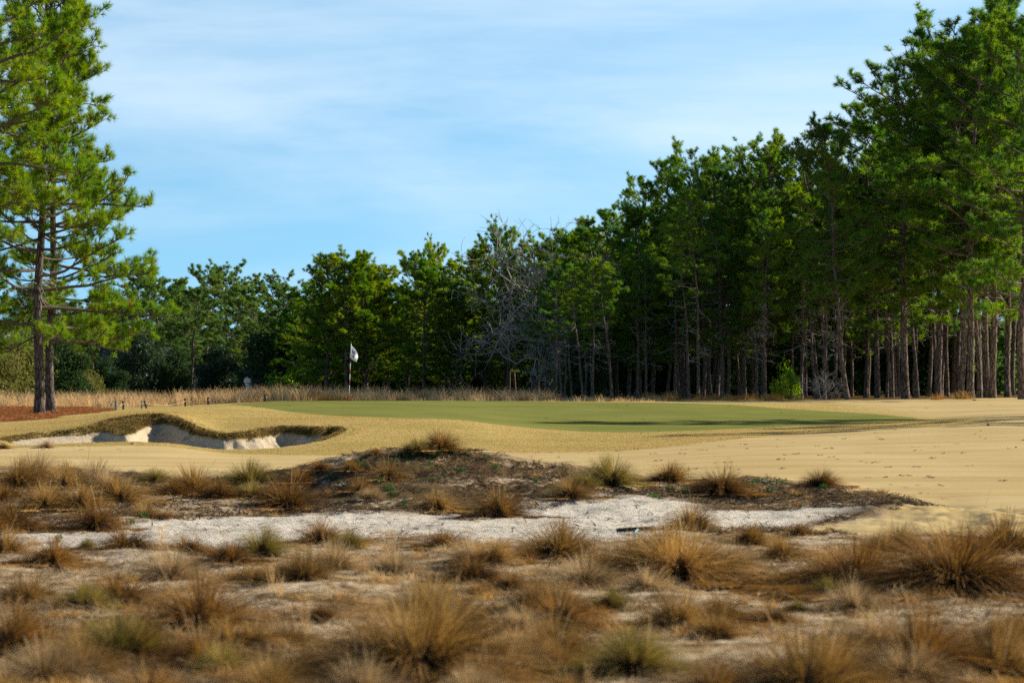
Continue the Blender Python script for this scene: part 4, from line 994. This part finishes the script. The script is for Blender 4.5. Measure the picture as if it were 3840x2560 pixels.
pebble('sprinkler_head', 3655, 1501, .10, 'black', 'small black sprinkler cap on the fairway before the trunks', 'sprinkler', .35, 3)
pebble('pine_cone', 3706, 1596, .05, 'litterd', 'dark pine cone lying alone on the right fairway', 'pine cone', .8, 4)
def leafm(u, v, s, lab):
    x, y, z = cast(u, v); a = np.linspace(0, 2*math.pi, 15)[:-1]; r = s*(1+.35*np.sin(5*a)); V = np.stack([r*np.cos(a), .02*np.sin(3*a), r*np.sin(a)*.7+s*.5], 1); V = np.vstack([V, [[0, -.02, s*.5]]])
    tag(link('oak_leaf', mesh('oak_leaf', V, [np.array([[i, (i+1) % 14, 14] for i in range(14)])], [M['oakleaf']]), None, (x, y, z), .3), lab, 'leaf')
leafm(1618, 1693, .045, 'reddish dry oak leaf caught at the mound top tussock'); leafm(920, 2305, .05, 'orange dry leaf beside the big lower left tussock')

# ---------------------------------------------------------------- houses glimpsed through the far trees
def bxm(lo, hi, mat): mb = MB(); mb.box(lo, hi); return mb.mesh('b', [M[mat]])
def gable(w, d, z0, h, mat, ov=.5):
    w += ov; d += ov; V = [[-w/2, -d/2, z0], [w/2, -d/2, z0], [w/2, d/2, z0], [-w/2, d/2, z0], [-w/2, 0, z0+h], [w/2, 0, z0+h]]
    mb = MB(); mb.add(V, [[0, 1, 5, 4], [3, 4, 5, 2], [0, 3, 2, 1]]); mb.T.append(np.array([[0, 4, 3], [1, 2, 5]])); mb.mt.append(np.zeros(2)); return mb.mesh('roof', [M[mat]])
x, y, z = at(520, 228)
hs = thing('house', 'white house with a columned porch half hidden by the glossy tree', 'house', (x, y, z-.2), R(4))
link('wall', bxm((-3.4, 0, 0), (3.0, 6, 3.0), 'white'), hs); o = link('roof', gable(6.8, 6.6, 3.0, 1.8, 'roofd'), hs, (-.2, 3, 0))
for i in range(6): mb = MB(); mb.tube([(-1.4+i*.85, -1.4, 0), (-1.4+i*.85, -1.4, 2.4)], [.11, .10], 10, 0); link('column', mb.mesh('column', [M['white']], True), hs)
link('porch_roof', bxm((-1.8, -1.7, 2.4), (3.2, -.02, 2.65), 'white'), hs); link('porch_floor', bxm((-1.8, -1.7, -.3), (3.2, -.02, .14), 'greywall'), hs)
for i in range(3): w_ = link('window', bxm((-2.7+i*2.1, -.05, 1.0), (-1.8+i*2.1, .04, 2.2), 'glass'), hs); link('sill', bxm((-2.8+i*2.1, -.10, .9), (-1.7+i*2.1, .03, .99), 'white'), w_)
x, y, z = at(775, 238)
gs = thing('garage', 'pale grey garage with dark door seen between distant trunks', 'garage', (x, y, z-.2), 0)
link('wall', bxm((-1.6, 0, 0), (1.8, 5, 2.3), 'greywall'), gs); link('roof', gable(3.6, 5.6, 2.3, .9, 'roofd'), gs, (.1, 2.5, 0)); link('door', bxm((-.9, -.05, 0), (1.2, .04, 1.7), 'roofd'), gs)
x, y, z = at(927, 178)
pl = thing('gate_pillar', 'white gate pillar with square cap behind the tall grass', 'pillar', (x, y, z))
link('shaft', bxm((-.10, -.10, -.1), (.10, .10, 1.05), 'white'), pl); link('cap', bxm((-.22, -.22, 1.05), (.22, .22, 1.32), 'white'), pl)
mb = MB(); mb.add([[-.22, -.22, 1.325], [.22, -.22, 1.325], [.22, .22, 1.325], [-.22, .22, 1.325], [0, 0, 1.5]], [[0, 1, 4], [1, 2, 4], [2, 3, 4], [3, 0, 4]]); link('finial', mb.mesh('f', [M['white']]), pl)
x, y, z = at(955, 196)
gs = thing('shed', 'small white shed mostly hidden behind the glossy leaves', 'shed', (x, y, z-.1), .1)
link('wall', bxm((-.8, 0, 0), (.8, 2, 1.7), 'white'), gs); link('roof', gable(1.7, 2.3, 1.7, .5, 'roofd', .2), gs, (0, 1, 0)); link('door', bxm((-.3, -.04, 0), (.3, .03, 1.4), 'greywall'), gs)

# ---------------------------------------------------------------- light, sky, camera
EL, AZ = 27.0, 21.0        # sun height; its bearing from the picture's right towards the far side
sv = (math.cos(R(EL))*math.cos(R(AZ)), math.cos(R(EL))*math.sin(R(AZ)), math.sin(R(EL)))
ld = bpy.data.lights.new('sun', 'SUN'); ld.energy = 5.0; ld.angle = R(.55); ld.color = (1, .90, .74)
lo_ = bpy.data.objects.new('sun', ld); COL.objects.link(lo_)
from mathutils import Vector
lo_.rotation_euler = Vector(sv).to_track_quat('Z', 'Y').to_euler()
W = bpy.data.worlds.new('World'); sc.world = W; W.use_nodes = True; nt = W.node_tree; nt.nodes.clear(); n = NT(nt)
tc = n.n('ShaderNodeTexCoord').outputs['Generated']
sky = n.n('ShaderNodeTexSky'); sky.sky_type = 'NISHITA'; sky.sun_disc = False; sky.sun_elevation = R(EL)
sky.sun_rotation = R(90-AZ); sky.air_density = 1.0; sky.dust_density = .3; sky.ozone_density = 2.2
vm = n.n('ShaderNodeVectorMath', operation='ADD'); n.l(tc, vm.inputs[0]); vm.inputs[1].default_value = (0, 0, .16)
nm = n.n('ShaderNodeVectorMath', operation='NORMALIZE'); n.l(vm.outputs[0], nm.inputs[0]); n.l(nm.outputs[0], sky.inputs[0])
sep = n.n('ShaderNodeSeparateXYZ'); n.l(tc, sep.inputs[0])
cv = n.scalev(tc, 3.0, 1.0, 15)
c1 = n.noise(cv, 1.1, 6, .55, .5); c2 = n.noise(n.scalev(tc, 6, 2, 38), 1.0, 5, .6, .6)
h_ = n.map(sep.outputs[2], .015, .14, 0, .24)
cm = n.math('SUBTRACT', n.math('ADD', n.math('ADD', n.math('MULTIPLY', c1, .75), n.math('MULTIPLY', c2, .25)), h_), n.map(sep.outputs[2], .2, .45, 0, .35))
cf = n.map(n.math('ADD', cm, n.math('MULTIPLY', sep.outputs[0], .25)), .49, .90, .0, .70)
skc = n.mix(1.0, sky.outputs[0], n.mix(n.map(sep.outputs[2], .18, .5), (2.05, 2.75, 2.68), (.7, .8, .95)), 'MULTIPLY')
cl = n.mix(cf, skc, (11.6, 13.8, 15.6))
bg = n.n('ShaderNodeBackground'); n.l(cl, bg.inputs[0]); bg.inputs[1].default_value = .05
wo = n.n('ShaderNodeOutputWorld'); n.l(bg.outputs[0], wo.inputs[0])

cd = bpy.data.cameras.new('camera'); cd.lens = 85; cd.sensor_width = 36; cd.shift_y = (CV-1280)/3840; cd.clip_end = 6000; cd.clip_start = .1
cd.dof.use_dof = True; cd.dof.focus_distance = 80; cd.dof.aperture_fstop = 85/28
co = bpy.data.objects.new('camera', cd); COL.objects.link(co); co.location = (0, 0, CZ); co.rotation_euler = (R(90), 0, 0); sc.camera = co
vs = sc.view_settings; vs.view_transform = 'Standard'; vs.look = 'None'; vs.gamma = 1; vs.exposure = .54; vs.use_curve_mapping = False
sc.render.engine = 'CYCLES'; c = sc.cycles
c.max_bounces = 6; c.diffuse_bounces = 3; c.glossy_bounces = 2; c.transmission_bounces = 4; c.transparent_max_bounces = 4
c.use_denoising = False; c.sample_clamp_indirect = 6; c.sample_clamp_direct = 8
try: c.denoiser = 'OPENIMAGEDENOISE'
except Exception: pass
